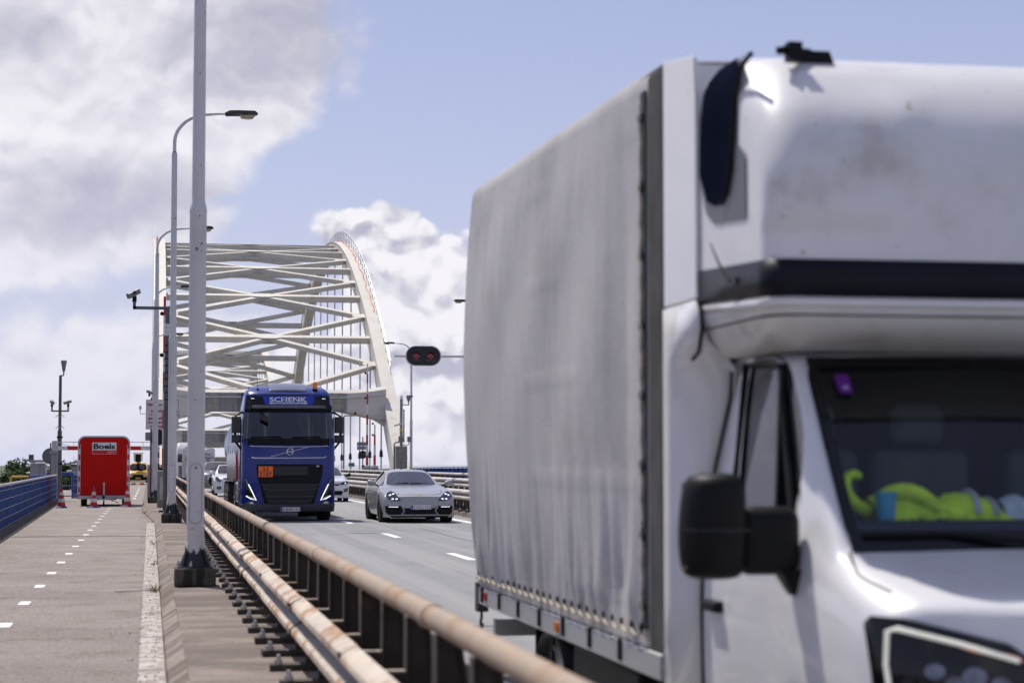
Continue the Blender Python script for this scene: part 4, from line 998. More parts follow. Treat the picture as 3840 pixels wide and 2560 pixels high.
for s in (-1, 1):
    q = MB(); q.box(s*1.12-.06, s*1.12+.06, 1.6, 8.5, 1.0, 2.05); o = q.build('side_cabinet', steel, T0, bevel=.03)
    for k in range(12): MB().box(s*1.19-.012, s*1.19+.012, 1.7+k*.55, 2.1+k*.55, 1.05, 2.0).build('cabinet_panel', steel, o, bevel=.01)
    MB().box(s*1.15-.05, s*1.15+.05, 1.5, 1.58, .95, 2.15).build('end_post', pmat('red_white_tape', (.6, .05, .04), .5), T0)
    MB().box(s*.9-.2, s*.9+.2, .9, 1.4, 1.3, 2.3).build('hose_box', pmat('flag_red', (.55, .03, .05), .5), T0, bevel=.03)
    for k in range(3): wheel(T0, s*1.22, 7.4+k*1.25, .48, .36, s, rim_m, 8)
    a = MB(); a.loft([[(s*x, 6.8+k*.6, 1.06-.02*(k % 2)) for k in range(7)] for x in (.8, 1.24)]); a.build('mudguard', trim_m, T0, solid=.02)
seat_person('person', 'lorry driver in a pale shirt behind the blue lorry windscreen', (3.63+.65, 53.3+1.38, 1.62), (.45, .47, .5))
# ================================================================== WHITE BOX VAN (near, right)
from mathutils import noise as mn
van_w = pmat('van_white', (.74, .73, .74), .34, coat=.5, var=.04, scale=1.2, col2=((.56, .54, .52), .55, .85, 1.4))
pod_w = pmat('pod_white', (.72, .71, .71), .40, coat=.25, var=.05, scale=1.5, col2=((.52, .495, .46), .50, .76, 2.4), spot=((.36, .32, .26), .69, 16))
tarp = pmat('grey_tarpaulin', (.49, .47, .468), .62, var=.06, scale=.9, col2=((.36, .345, .345), .46, .76, .8), streak=((.20, .195, .20), .58, .90, 1.8), grain=(.05, 30), bump=.15, bscale=55, spec=.4)
tarp_d = pmat('tarp_edge', (.075, .072, .07), .8, var=.3, scale=3, spec=.2)
alu = pmat('aluminium_board', (.45, .455, .47), .45, metal=.3, var=.08, scale=2, col2=((.3, .29, .28), .6, .8, 2))
rope = pmat('cord', (.55, .48, .38), .9, var=.2, scale=40)
navy = pmat('navy_stripe', (.006, .007, .014), .4, spec=.2)
slate = pmat('slate_trim', (.075, .08, .095), .4, var=.05)
B0 = thing('white_box_van', 'white box van with grey tarpaulin sides and a sleeper pod over the cab', 'van', (3.5, 6.6, 0))
vs = dict(hw=[(0, .93), (.4, .985), (2.45, .99)],
          top=[(0, 1.03), (.18, 1.10), (.45, 1.17), (.70, 1.235), (1.0, 1.60), (1.33, 2.02), (1.6, 2.08), (2.45, 2.10)],
          belt=[(0, .95), (.3, 1.06), (.7, 1.17), (1.1, 1.345), (2.45, 1.36)],
          rw=[(0, .80), (.4, .87), (.70, .915), (1.33, .885), (2.45, .86)],
          edge=[(0, .99), (.18, 1.06), (.45, 1.13), (.70, 1.205), (1.0, 1.55), (1.33, 1.965), (1.6, 2.01), (2.45, 2.02)],
          glass=(.70, 1.33, 2.35, 2.36), sill=.30, chin=.25, wheels=(.95,), arch=.345, wr=.32, R=.36, n=2.7, nose=lambda z: .22*max(0, z-.80)**1.2, pillars=[])
class Van(Car):
    def body(s, stations):
        st = sorted(set(stations+[s.cowl, s.head])); secs = [s.section(y) for y in st]; n = len(secs[0])
        ic, ih = st.index(s.cowl), st.index(s.head); a, b2 = st.index(1.1), st.index(1.95); n1 = n-1
        ws = lambda i, j: ic <= i < ih and 6 <= j < n1-6
        sg = lambda i, j: a <= i < b2 and j in (4, n1-5)
        s.bd = MB().loft(secs, skip=lambda i, j: ws(i, j) or sg(i, j)).build('cab', s.paint, s.r, smooth=55, sub=2)
        s.ws = MB().loft(secs, only=ws).build('windscreen', glassmat('van_glass', (.84, .89, .96), .85, .045, 3.4), s.r, smooth=60, sub=2)
        for jj in (4, n1-5): MB().loft(secs, only=lambda i, j: a <= i < b2 and j == jj).build('side_window', glassmat('van_side_glass', (.22, .26, .28), .85, .05, 4.6), s.r, smooth=60, sub=2)
        h = s.prof(0); top = [(-x, z) for x, z in h]+[(x, z) for x, z in reversed(h[:-1])]; fine = []
        for p, c in zip(top, top[1:]):
            k = max(1, int(abs(p[0]-c[0])/.06)); fine += [(lerp(p[0], c[0], i/k), lerp(p[1], c[1], i/k)) for i in range(k)]
        fine.append(top[-1]); zl = s.p['chin']
        s.fa = MB().loft([[(x, s.dep(x, zl+(z-zl)*t/14), zl+(z-zl)*t/14) for x, z in fine] for t in range(15)]).build('front_bumper', s.paint, s.r, smooth=60)
v = Van('tmp', 'tmp', (0, 0, 0), van_w, vs); bpy.data.objects.remove(v.r); v.r = B0
v.body([0, .08, .18, .35, .5, .53, .65, .80, .95, 1.0, 1.1, 1.25, 1.37, 1.5, 1.6, 1.8, 1.95, 2.2, 2.35, 2.45]); DV = v.dep
# cab inside
MB().box(-.93, .93, .80, 1.25, .8, 1.33).build('dashboard', pmat('dash_blue_black', (.012, .016, .028), .6), B0, bevel=.06)
MB().box(-.95, .95, 2.3, 2.42, .4, 2.05).build('cab_back_wall', seat_m, B0); MB().box(-.93, .93, .8, 2.4, .38, .45).build('cab_floor', trim_m, B0)
for sx in (-.62, -.1, .55):
    MB().box(sx-.23, sx+.23, 1.85, 2.0, .8, 1.62).box(sx-.13, sx+.13, 1.88, 1.98, 1.64, 1.83).build('seat', pmat('van_seat', (.075, .085, .08), .9), B0, bevel=.06, seg=3)
MB().tube([(.55+.2*math.cos(a*.5236), 1.35+.1*math.sin(a*.5236), 1.38+.17*math.sin(a*.5236)) for a in range(13)], .015, 6).build('steering_wheel', trim_m, B0)
wsy = lambda x, z: .70+(z-1.235)/(2.02-1.235)*.63+.04*(abs(x)/.9)**2*0
# black ceramic border of the screen
decal('screen_border', [(-.86, 1.22), (.86, 1.22), (.855, 1.30), (-.855, 1.30)], wsy, gloss_k, B0, off=.012); decal('screen_border', [(-.83, 1.955), (.83, 1.965), (.825, 2.0), (-.825, 2.0)], wsy, gloss_k, B0, off=.004)
for s in (-1, 1): decal('screen_border', mir([(.858, 1.30), (.815, 1.30), (.79, 1.955), (.828, 1.955)], s), wsy, gloss_k, B0, off=.010)
st_ = decal('screen_sticker', rrect(-.725, -.665, 1.845, 1.925, .012), wsy, pmat('sticker_purple', (.13, .01, .24), .5), B0, off=.008); decal('sticker_print', rrect(-.705, -.68, 1.862, 1.878, .005), wsy, pmat('sticker_lilac', (.4, .3, .5), .5), st_, off=.011)
for x0, x1 in ((-.80, -.1), (-.05, .7)): MB().tube([(x1, .66, 1.25), (lerp(x0, x1, .5), .715, 1.285), (x0, .715, 1.28)], .012, 6).build('wiper', trim_m, B0)
# window furniture
for s in (-1, 1):
    MB().bar((s*.955, 1.29, 1.35), (s*.90, 1.38, 1.95), .03, .03, (s, 0, 0)).build('window_bar', trim_m, B0)
    rim = [(s*.948, 1.12, 1.345), (s*.957, 1.95, 1.352), (s*.887, 1.95, 1.995), (s*.897, 1.42, 1.965), (s*.948, 1.12, 1.345)]
    MB().tube(rim, .018, 6).build('window_rubber', trim_m, B0)
    MB().tube([(s*.985, 2.325, .45), (s*.992, 2.325, .9), (s*.982, 2.305, 1.3), (s*.928, 2.262, 1.6), (s*.888, 2.195, 1.85), (s*.898, 2.13, 1.97)], .009, 5).build('door_gap', digit, B0)
    MB().tube([(s*.93, 1.06, 1.36), (s*.885, 1.36, 1.97), (s*.87, 1.6, 2.03), (s*.865, 2.2, 2.035)], .005, 4).build('door_gap', digit, B0)
    MB().box(s*1.0-.03, s*1.0+.03, 2.0, 2.22, .895, .945).build('door_handle', trim_m, B0, bevel=.015, seg=3)
# bonnet gap, laid on the finished skin
dgv = bpy.context.evaluated_depsgraph_get(); cev = v.bd.evaluated_get(dgv)
def drop(x, y):
    ok, p, n_, _ = cev.ray_cast(Vector((x, y, 3.)), Vector((0, 0, -1))); return p.z if ok else 1.
for s in (-1, 1):
    pts = [(s*x, y, drop(s*x, y)) for x, y in ((.865, .69), (.885, .60), (.895, .52), (.885, .44), (.865, .36), (.85, .30))]
    MB().tube(pts, .006, 4).build('bonnet_gap', digit, B0)
# headlights
for s in (-1, 1):
    hp = [(.968, .985), (.95, 1.015), (.86, 1.01), (.52, .925), (.44, .87), (.43, .80), (.50, .70), (.68, .64), (.90, .66), (.955, .74)]
    h = decal('headlight', mir(hp, s), DV, gloss_k, B0, off=.012, thick=.025, cell=.05)
    MB().tube([(s*x, DV(x, z)-.028, z) for x, z in ((.915, .70), (.93, .85), (.92, .965), (.89, .975), (.70, .928), (.495, .868))], .0095, 8).build('led_strip', pmat('led_warm', (.9, .9, .8), .3, emit=(1, .96, .80), estr=.25), h)
    for k, (x, z, q) in enumerate(((.78, .83, .035), (.72, .79, .03), (.65, .81, .045), (.56, .78, .04), (.76, .74, .03), (.62, .72, .035))):
        decal('reflector_cup', ell(s*x, z, q, q*.8, 0, 10), DV, MATS['lamp_bowl'], h, off=.018, cell=.06)
    decal('indicator', mir([(.50, .885), (.46, .86), (.66, .90), (.72, .93)], s), DV, amber, h, off=.016)
decal('grille', [(-.40, .88), (.40, .88), (.40, .62), (.30, .56), (-.30, .56), (-.40, .62)], DV, gloss_k, B0, off=.012)
for k in range(3): MB().bar((-.38, DV(.3, .65)-.02, .64+k*.08), (.38, DV(.3, .65)-.02, .64+k*.08), .02, .02).build('grille_bar', chrome, B0)
decal('air_intake', [(-.6, .50), (.6, .50), (.52, .33), (-.52, .33)], DV, trim_m, B0, off=.01)
for s in (-1, 1): wheel(B0, s*.975, .95, .32, .22, s, rim_m)
# door mirror: housing, foot, indicator
for s in (-1, 1):
    xx = lambda a: s*a
    hs = MB().loft([[(xx(1.325+(q-.5)*.27*k+lean), 1.0+dy*k, z) for q, dy in ((0, -.09), (.15, -.13), (.5, -.16), (.85, -.12), (1.0, -.03), (.97, .06), (.5, .075), (.03, .07))] for z, k, lean in ((1.105, .45, .0), (1.115, .78, .0), (1.15, .95, .005), (1.28, 1.0, .008), (1.42, .97, .0), (1.49, .90, -.005), (1.515, .70, -.01), (1.522, .35, -.01))], closed=True, caps=True).build('mirror_housing', trim_m, B0, sub=2)
    MB().loft([[(xx(1.325+(q-.5)*.275*k), 1.0+dy*k, z) for q, dy in ((0, -.09), (.15, -.133), (.5, -.163), (.85, -.123), (1.0, -.03))] for z, k in ((1.295, 1.003), (1.30, 1.012), (1.305, 1.003))]).build('housing_seam', digit, hs)
    MB().box(min(xx(1.22), xx(1.42)), max(xx(1.22), xx(1.42)), 1.085, 1.097, 1.15, 1.48).build('mirror_glass', chrome, hs)
    MB().box(min(xx(.97), xx(1.23)), max(xx(.97), xx(1.23)), .93, 1.06, 1.12, 1.39).build('mirror_arm', trim_m, B0, bevel=.06, seg=5)
    MB().loft([[(xx(1.06), .94, 1.14), (xx(1.06), 1.06, 1.14), (xx(.965), 1.06, 1.14), (xx(.965), .94, 1.14)], [(xx(1.0), .98, 1.04), (xx(1.0), 1.04, 1.04), (xx(.975), 1.04, 1.04), (xx(.975), .98, 1.04)]], closed=True, caps=True).build('mirror_foot', trim_m, B0)
    MB().box(min(xx(1.41), xx(1.445)), max(xx(1.41), xx(1.445)), .95, 1.03, 1.14, 1.23).build('mirror_lamp', pmat('amber_pale', (.55, .30, .2), .3, coat=.5), hs, bevel=.015)
# sleeper pod: plan outlines stacked up
def podring(z, f, rc, ins, back=2.02, nx=14, n=8):
    a = 1.085-ins; pts = [(-a, back), (-a, lerp(back, f+rc, .5))]
    pts += [(-a+rc-rc*math.cos(R(90*k/n)), f+rc-rc*math.sin(R(90*k/n))) for k in range(n+1)]
    pts += [(lerp(-a+rc, a-rc, k/nx), f) for k in range(1, nx)]
    pts += [(a-rc+rc*math.sin(R(90*k/n)), f+rc-rc*math.cos(R(90*k/n))) for k in range(n+1)]
    pts += [(a, lerp(back, f+rc, .5)), (a, back)]
    return [(x, y, z) for x, y in pts]
def podz(z):                                            # (front, corner radius, inset) by height
    return (curve([(2.03, 1.36), (2.06, 1.20), (2.10, 1.09), (2.15, 1.03), (2.20, 1.005), (2.4, 1.0), (2.74, 1.01), (2.88, 1.055), (3.00, 1.12), (3.10, 1.20), (3.19, 1.30), (3.255, 1.42), (3.31, 1.60), (3.355, 1.85)])(z),
            curve([(2.03, .30), (2.2, .11), (2.7, .11), (3.0, .20), (3.2, .26), (3.355, .10)])(z), curve([(2.03, .13), (2.1, .05), (2.2, 0), (2.85, 0), (3.1, .005), (3.22, .02), (3.28, .05), (3.32, .09), (3.355, .20)])(z))
def panel_push(x, y, z, f):                             # pressed panels in the pod's front: corner pads proud of a sunk middle
    if y > f+.10: return 0
    a = abs(x); e = max(0, min(1, (a-.52)/.08)); lo = max(0, min(1, (z-2.50)/.03)); hi = max(0, min(1, (3.12-z)/.12))
    c = max(0, min(1, (a-.33-(3.2-z)*.22)/.06))*max(0, min(1, (z-2.75)/.05))
    return -.022*e*lo*hi-.030*c*(1-e)*hi
zs_ = [2.03, 2.06, 2.10, 2.15, 2.20, 2.3, 2.4, 2.47, 2.50, 2.53, 2.6, 2.66, 2.72, 2.79, 2.86, 2.92, 2.97, 3.02, 3.06, 3.10, 3.14, 3.17, 3.20, 3.225, 3.255, 3.285, 3.31, 3.335, 3.355]
rings = []
for z in zs_:
    f, rc, ins = podz(z); rings.append([(x, y+panel_push(x, y, z, f), zz) for x, y, zz in podring(z, f, rc, ins, nx=30)])
pm = MB().loft(rings); nn = len(rings[0]); pm.add(rings[-1], [tuple(range(nn))]); pm.add(rings[0], [tuple(range(nn))])
pod = pm.build('sleeper_pod', pod_w, B0, smooth=50)
def podband(name, z0, z1, mat, off, rise=.0):
    rr = []
    for z in (z0, z1):
        f, rc, ins = podz(z); rr.append([(x*(1+off/1.085), y-off if y < 1.25 else y, z+rise*max(0, y-1.15)) for x, y, _ in podring(z, f, rc, ins, back=2.0)])
    return MB().loft(rr).build(name, mat, pod, smooth=60, solid=.004)
podband('stripe', 2.225, 2.375, navy, .006, .05); podband('gutter', 2.185, 2.215, van_w, .012, .05)
for zc_ in (2.150, ): podband('seam', zc_, zc_+.006, tarp_d, .004)
# pod windows on the flanks, each a dark pane in a slate frame
def side_decal(name, poly, mat, parent, s, off, thick=.01):
    m = MB(); n = len(poly)
    f = lambda y, z: s*(1.085-podz(min(3.355, z))[2]+off)
    bm = bmesh.new(); fc = bm.faces.new([bm.verts.new((0, y, z)) for y, z in poly]); bmesh.ops.triangulate(bm, faces=[fc])
    for _ in range(3):
        es = [e for e in bm.edges if e.calc_length() > .08]
        bmesh.ops.subdivide_edges(bm, edges=es, cuts=1); bmesh.ops.triangulate(bm, faces=bm.faces[:])
    for q in bm.verts: q.co.x = f(q.co.y, q.co.z)
    me = bpy.data.meshes.new(name); bm.to_mesh(me); bm.free(); me.materials.append(mat)
    me.polygons.foreach_set('use_smooth', [True]*len(me.polygons))
    return put(name, me, parent)
for s in (-1, 1):
    fr = side_decal('window_frame', [(1.955, 3.33), (1.975, 2.84), (1.87, 2.66), (1.74, 2.60), (1.27, 2.565), (1.27, 2.83), (1.40, 2.90), (1.42, 3.05), (1.40, 3.16), (1.43, 3.25), (1.6, 3.325)], slate, pod, s, .006)
    side_decal('window_pane', [(1.94, 3.32), (1.955, 2.85), (1.84, 2.71), (1.70, 2.67), (1.55, 2.71), (1.46, 2.83), (1.44, 2.98), (1.43, 3.10), (1.43, 3.18), (1.46, 3.25), (1.62, 3.315)], pmat('pod_pane', (.008, .010, .022), .3, spec=0.), fr, s, .012)
    MB().tube([(s*(1.085-podz(z)[2]+.012), y, z) for y, z in ((1.62, 2.675), (1.53, 2.71), (1.465, 2.80), (1.445, 2.90), (1.435, 3.0), (1.42, 3.10), (1.39, 3.18), (1.35, 3.235), (1.29, 3.26))], .012, 6).build('window_rubber', trim_m, fr)
    e_ = MB().lathe([(.001, 0), (.030, .02), (.036, .05), (.030, .085), (.001, .1)], 14).build('pane_glint_bulge', gloss_k, fr); e_.location = (s*1.075, 1.70, 2.70); e_.scale = (.6, 1.6, 2.6)  # glossy bulge added to stand for the highlight in the pane
    # whip aerial and roof clips
    an = MB().lathe([(.02, 0), (.018, .03), (.008, .04)], 8, (s*1.10, 1.40, 2.32), 'x').build('aerial_base', trim_m, pod); MB().tube([(s*1.12, 1.40, 2.32), (s*1.14, 1.50, 2.40), (s*1.15, 1.60, 2.50)], [.008, .006, .003], 5).build('aerial', trim_m, an)
    MB().bar((s*.93, 1.30, 3.28), (s*.75, 1.47, 3.31), .035, .03).box(s*.86-.03, s*.86+.03, 1.30, 1.36, 3.24, 3.32).build('roof_clamp', trim_m, pod)
    MB().prism([(s*.74-.09, 3.26), (s*.74+.09, 3.26), (s*.74+.07, 3.31), (s*.74-.06, 3.31)], 1.42, 1.50).build('roof_clamp', trim_m, pod)
# side fairings between cab and box
for s in (-1, 1):
    def fx(y, z): return s*(1.10+.0*z)
    for za, zb, y0, bev in ((2.295, 3.455, 1.99, .015), (.45, 2.285, 2.0, .015)):
        if za > 2: poly = [(2.56, zb+.02), (2.02, zb-.06), (1.99, zb-.25), (1.99, za), (2.56, za)]
        else:
            rows = []
            for z, xf_, yf in ((.45, .965, 2.33), (.9, .975, 2.33), (1.3, .965, 2.31), (1.6, .905, 2.27), (1.85, .865, 2.20), (1.98, .88, 2.13), (2.04, .95, 2.05), (2.10, 1.06, 1.96), (2.16, 1.10, 1.92), (2.285, 1.104, 1.95)):
                rows.append([(s*1.104, 2.56, z), (s*1.104, max(2.44, yf), z) if z < 1.9 else (s*1.104, lerp(2.56, yf, .45), z), (s*lerp(1.104, xf_, .45), lerp(2.5, yf, .6), z), (s*xf_, yf, z)])
            MB().loft(rows).build('side_fairing', van_w, B0, smooth=70, solid=.012); continue
        MB().prism(poly, s*1.085, s*1.105, 'x').build('side_fairing', van_w, B0, bevel=.006)
    MB().tube([(s*1.107, 1.955, 2.285), (s*1.107, 1.90, 2.235), (s*1.107, 1.885, 2.15), (s*1.107, 1.94, 2.055), (s*1.107, 2.04, 2.025)], .010, 5).build('fairing_rubber', trim_m, B0)
# box body
zt0, zt1 = 3.495, 3.60
topz = lambda y: lerp(zt0, zt1, (y-2.6)/5.4)
MB().box(-1.08, 1.08, 2.56, 2.62, .6, 3.47).build('box_front_wall', van_w, B0)
for s in (-1, 1): MB().box(min(s*1.02, s*1.10), max(s*1.02, s*1.10), 2.60, 2.885, .60, 3.47).build('corner_post', tarp_d, B0, bevel=.02)
for s in (-1, 1):
    secs = []; ny, nz = 110, 64
    for i in range(ny+1):
        y = lerp(2.87, 8.0, i/ny); row = []
        for j in range(nz+1):
            t = j/nz; z = lerp(.665, topz(y), t); u = (y-2.87)/5.13
            bulge = (.105*math.sin(math.pi*min(1, t*.94+.02))**.8+.03*t)*(.25+.75*u)
            low = max(0, 1-t*3.2); up = max(0, (t-.72)*2.5)
            n1 = mn.noise(Vector((y*3.1, z*.35, 1.7*s))); n2 = mn.noise(Vector((y*9.0, z*.8, 5.1))); n3 = mn.noise(Vector((y*1.1+z*.5, z*.9, 9)))
            fold = .005*n1+.045*n2*low*1.6+.003*n2+.014*n3-.05*max(0, 1-abs(y-3.35)/.35)*t*(1-t)*3+.004*(abs((z*1.7)%1-.5)<.012)+.003*(abs((y*.9)%1-.5)<.01)+.008*up*mn.noise(Vector((y*7, z*2, 3)))
            pleat = .012*math.sin(y*34)*max(0, 1-t*7)
            ed = min(1, u*16); tf = max(0., min(1., (.985-t)*9)); x = 1.10+((bulge-.03*t*(.25+.75*u))*1+fold*tf*min(1., .12+t*9)+pleat*min(1., .2+t*9))*ed-.004+.03*t*u
            if t > .985: x -= .02
            row.append((s*x, y+.006*n1, z))
        secs.append(row)
    cu = MB().loft(secs).build('side_curtain', tarp, B0, smooth=70)
    # lacing: dark slot, eyelets, cord
    MB().box(min(s*1.095, s*1.112), max(s*1.095, s*1.112), 2.90, 2.985, .75, 3.40).build('lacing_slot', tarp_d, cu)
    for k in range(8):
        z = .86+k*.345
        MB().lathe([(.03, 0), (.034, s*.012), (.018, s*.014)], 10, (s*1.108, 0, 0), 'x').build('eyelet', trim_m, cu).location = (0, 2.96, z)
        MB().box(min(s*1.10, s*1.122), max(s*1.10, s*1.122), 2.915, 3.005, z-.02, z+.02).build('lacing_strap', trim_m, cu, bevel=.006)
    MB().tube([(s*1.118, 2.955+.012*math.sin(k*1.7), .72+k*.0415) for k in range(64)], .009, 5).build('lacing_cord', rope, cu)
    # hem cord through the eyelets of the lower edge
    pts = []
    for k in range(25):
        y = 2.95+k*.205; pts += [(s*1.128, y, .742), (s*1.130, y+.05, .722), (s*1.130, y+.1, .714), (s*1.130, y+.15, .722)]
        MB().lathe([(.022, 0), (.024, s*.008), (.012, s*.01)], 8, (s*1.122, 0, 0), 'x').build('eyelet', trim_m, cu).location = (0, y, .755)
    MB().tube(pts, .006, 5).build('hem_cord', rope, cu)
MB().box(-1.08, 1.08, 7.97, 8.02, .66, 3.58).build('rear_doors', van_w, B0)
rf = MB(); rf.loft([[(x, y, topz(y)+.01-.03*(abs(x)/1.08)**6) for x in (-1.09, -1.0, -.5, 0, .5, 1.0, 1.09)] for y in (2.6, 4, 6, 8.0)]); rf.build('box_roof', tarp, B0, solid=.01)
for s in (-1, 1):
    sb = MB().box(min(s*1.05, s*1.115), max(s*1.05, s*1.115), 2.62, 8.02, .53, .655).build('side_board', alu, B0, bevel=.008)
    for k in range(7):
        y = 3.4+k*.72
        MB().box(min(s*1.112, s*1.128), max(s*1.112, s*1.128), y, y+.05, .555, .66).build('board_latch', trim_m, sb)
    MB().box(min(s*1.11, s*1.13), max(s*1.11, s*1.13), 7.55, 7.63, .575, .63).build('marker_lamp', redl, sb); MB().box(min(s*1.11, s*1.13), max(s*1.11, s*1.13), 5.0, 5.08, .565, .62).build('marker_lamp', amber, sb)
    MB().box(min(s*1.04, s*1.12), max(s*1.04, s*1.12), 7.93, 8.06, .47, .68).build('corner_bracket', tarp_d, sb)
    MB().tube([(s*1.08, 8.0, .47), (s*1.08, 8.0, .42)]+[(s*1.08, 8.0+.035*math.sin(R(a)), .385+.035*math.cos(R(a))) for a in range(0, 300, 30)], .011, 6).build('tie_hook', trim_m, sb)
MB().box(-.42, .42, .9, 7.9, .42, .58).build('chassis', trim_m, B0)
for s in (-1, 1):
    wheel(B0, s*1.0, 5.55, .35, .42, s, rim_m)
    a = MB(); a.loft([[(s*q, 5.55+.43*math.cos(R(t)), .30+.43*math.sin(R(t))*.5) for t in range(0, 181, 15)] for q in (.55, 1.06)]); a.build('mudguard', trim_m, B0, solid=.015)
    MB().box(min(s*.98, s*1.04), max(s*.98, s*1.04), 6.1, 6.12, .12, .50).build('mud_flap', trim_m, B0)
    MB().box(min(s*.7, s*1.05), max(s*.7, s*1.05), 3.3, 4.9, .22, .50).build('side_locker', trim_m, B0, bevel=.02)
MB().box(-1.0, 1.0, 7.85, 7.95, .3, .42).build('rear_bumper', alu, B0)
# things on the dashboard
hv = pmat('hi_vis_yellow', (.62, .88, .03), .75, var=.15, scale=14)
hv_g = pmat('hi_vis_grey', (.42, .43, .44), .5)
J = thing('hi_vis_jacket', 'crumpled yellow hi-vis jacket lying on the white van dashboard', 'jacket', (3.08, 7.72, 1.33))
hx = lambda x: .14*math.sin(math.pi*min(1, .10+(x+.2)/.6*.95))**.5*(.80+.20*math.sin((x+.2)/.6*9+1))
m = MB(); ny, nx = 22, 70; rows = []
for i in range(nx+1):
    u = i/nx; x = lerp(-.20, .40, u); h = .14*math.sin(math.pi*min(1, .10+u*.95))**.5*(.80+.20*math.sin(u*9+1)); row = []
    for j in range(ny+1):
        a = math.pi*j/ny; y = -.10*math.cos(a); z = h*math.sin(a)**.8
        q = mn.noise(Vector((x*14, y*14, z*9)))*.022+mn.noise(Vector((x*34, y*30, z*20)))*.012
        row.append((x, y+q, max(0.002, z+q)))
    rows.append(row)
m.loft(rows); jb = m.build('jacket_body', hv, J, smooth=60)
m = MB().tube([(-.20, -.02, .03), (-.27, -.03, .05), (-.315, -.02, .11), (-.31, 0, .17), (-.27, .0, .195), (-.235, 0, .17)], [.035, .03, .026, .026, .022, .018], 10); m.build('sleeve', hv, J, sub=1)
m = MB().tube([(-.20, -.03, .07), (-.14, -.06, .12), (-.06, -.08, .125), (.02, -.09, .08), (.06, -.10, .03)], [.025, .032, .036, .034, .02], 10); m.build('collar', hv, J, sub=1)
for x0 in (.22, .30): MB().tube([(x0, -.108*math.cos(R(a)), max(.0, hx(x0)+.004)*math.sin(R(a))**.8) for a in range(10, 171, 20)], .014, 6).build('reflective_band', hv_g, J)
MB().lathe([(.034, 0), (.042, .09), (.045, .11), (.040, .11), (.035, .02)], 16, (2.90, 7.60, 1.335)).build('paper_cup', pmat('cup_blue', (.06, .36, .50), .5), None, org=(2.90, 7.60, 1.335))
o = bpy.data.objects['paper_cup']
tag(o, 'light blue cup on the white van dashboard before the jacket', 'cup')
G2 = MB(); rows = []
for i in range(17):
    u = i/16; x = lerp(3.44, 3.80, u); h = .05+.05*math.sin(u*6+.5)
    rows.append([(x, 7.74-.08*math.cos(math.pi*j/8)+.008*mn.noise(Vector((x*20, j, 0))), 1.332+h*math.sin(math.pi*j/8)) for j in range(9)])
G2.loft(rows); o = G2.build('white_cloth', pmat('cloth_pale', (.50, .56, .58), .8, var=.1, scale=20), None, org=(3.62, 7.74, 1.33), smooth=60)
tag(o, 'pale cloth bunched on the white van dashboard beside the jacket', 'cloth')
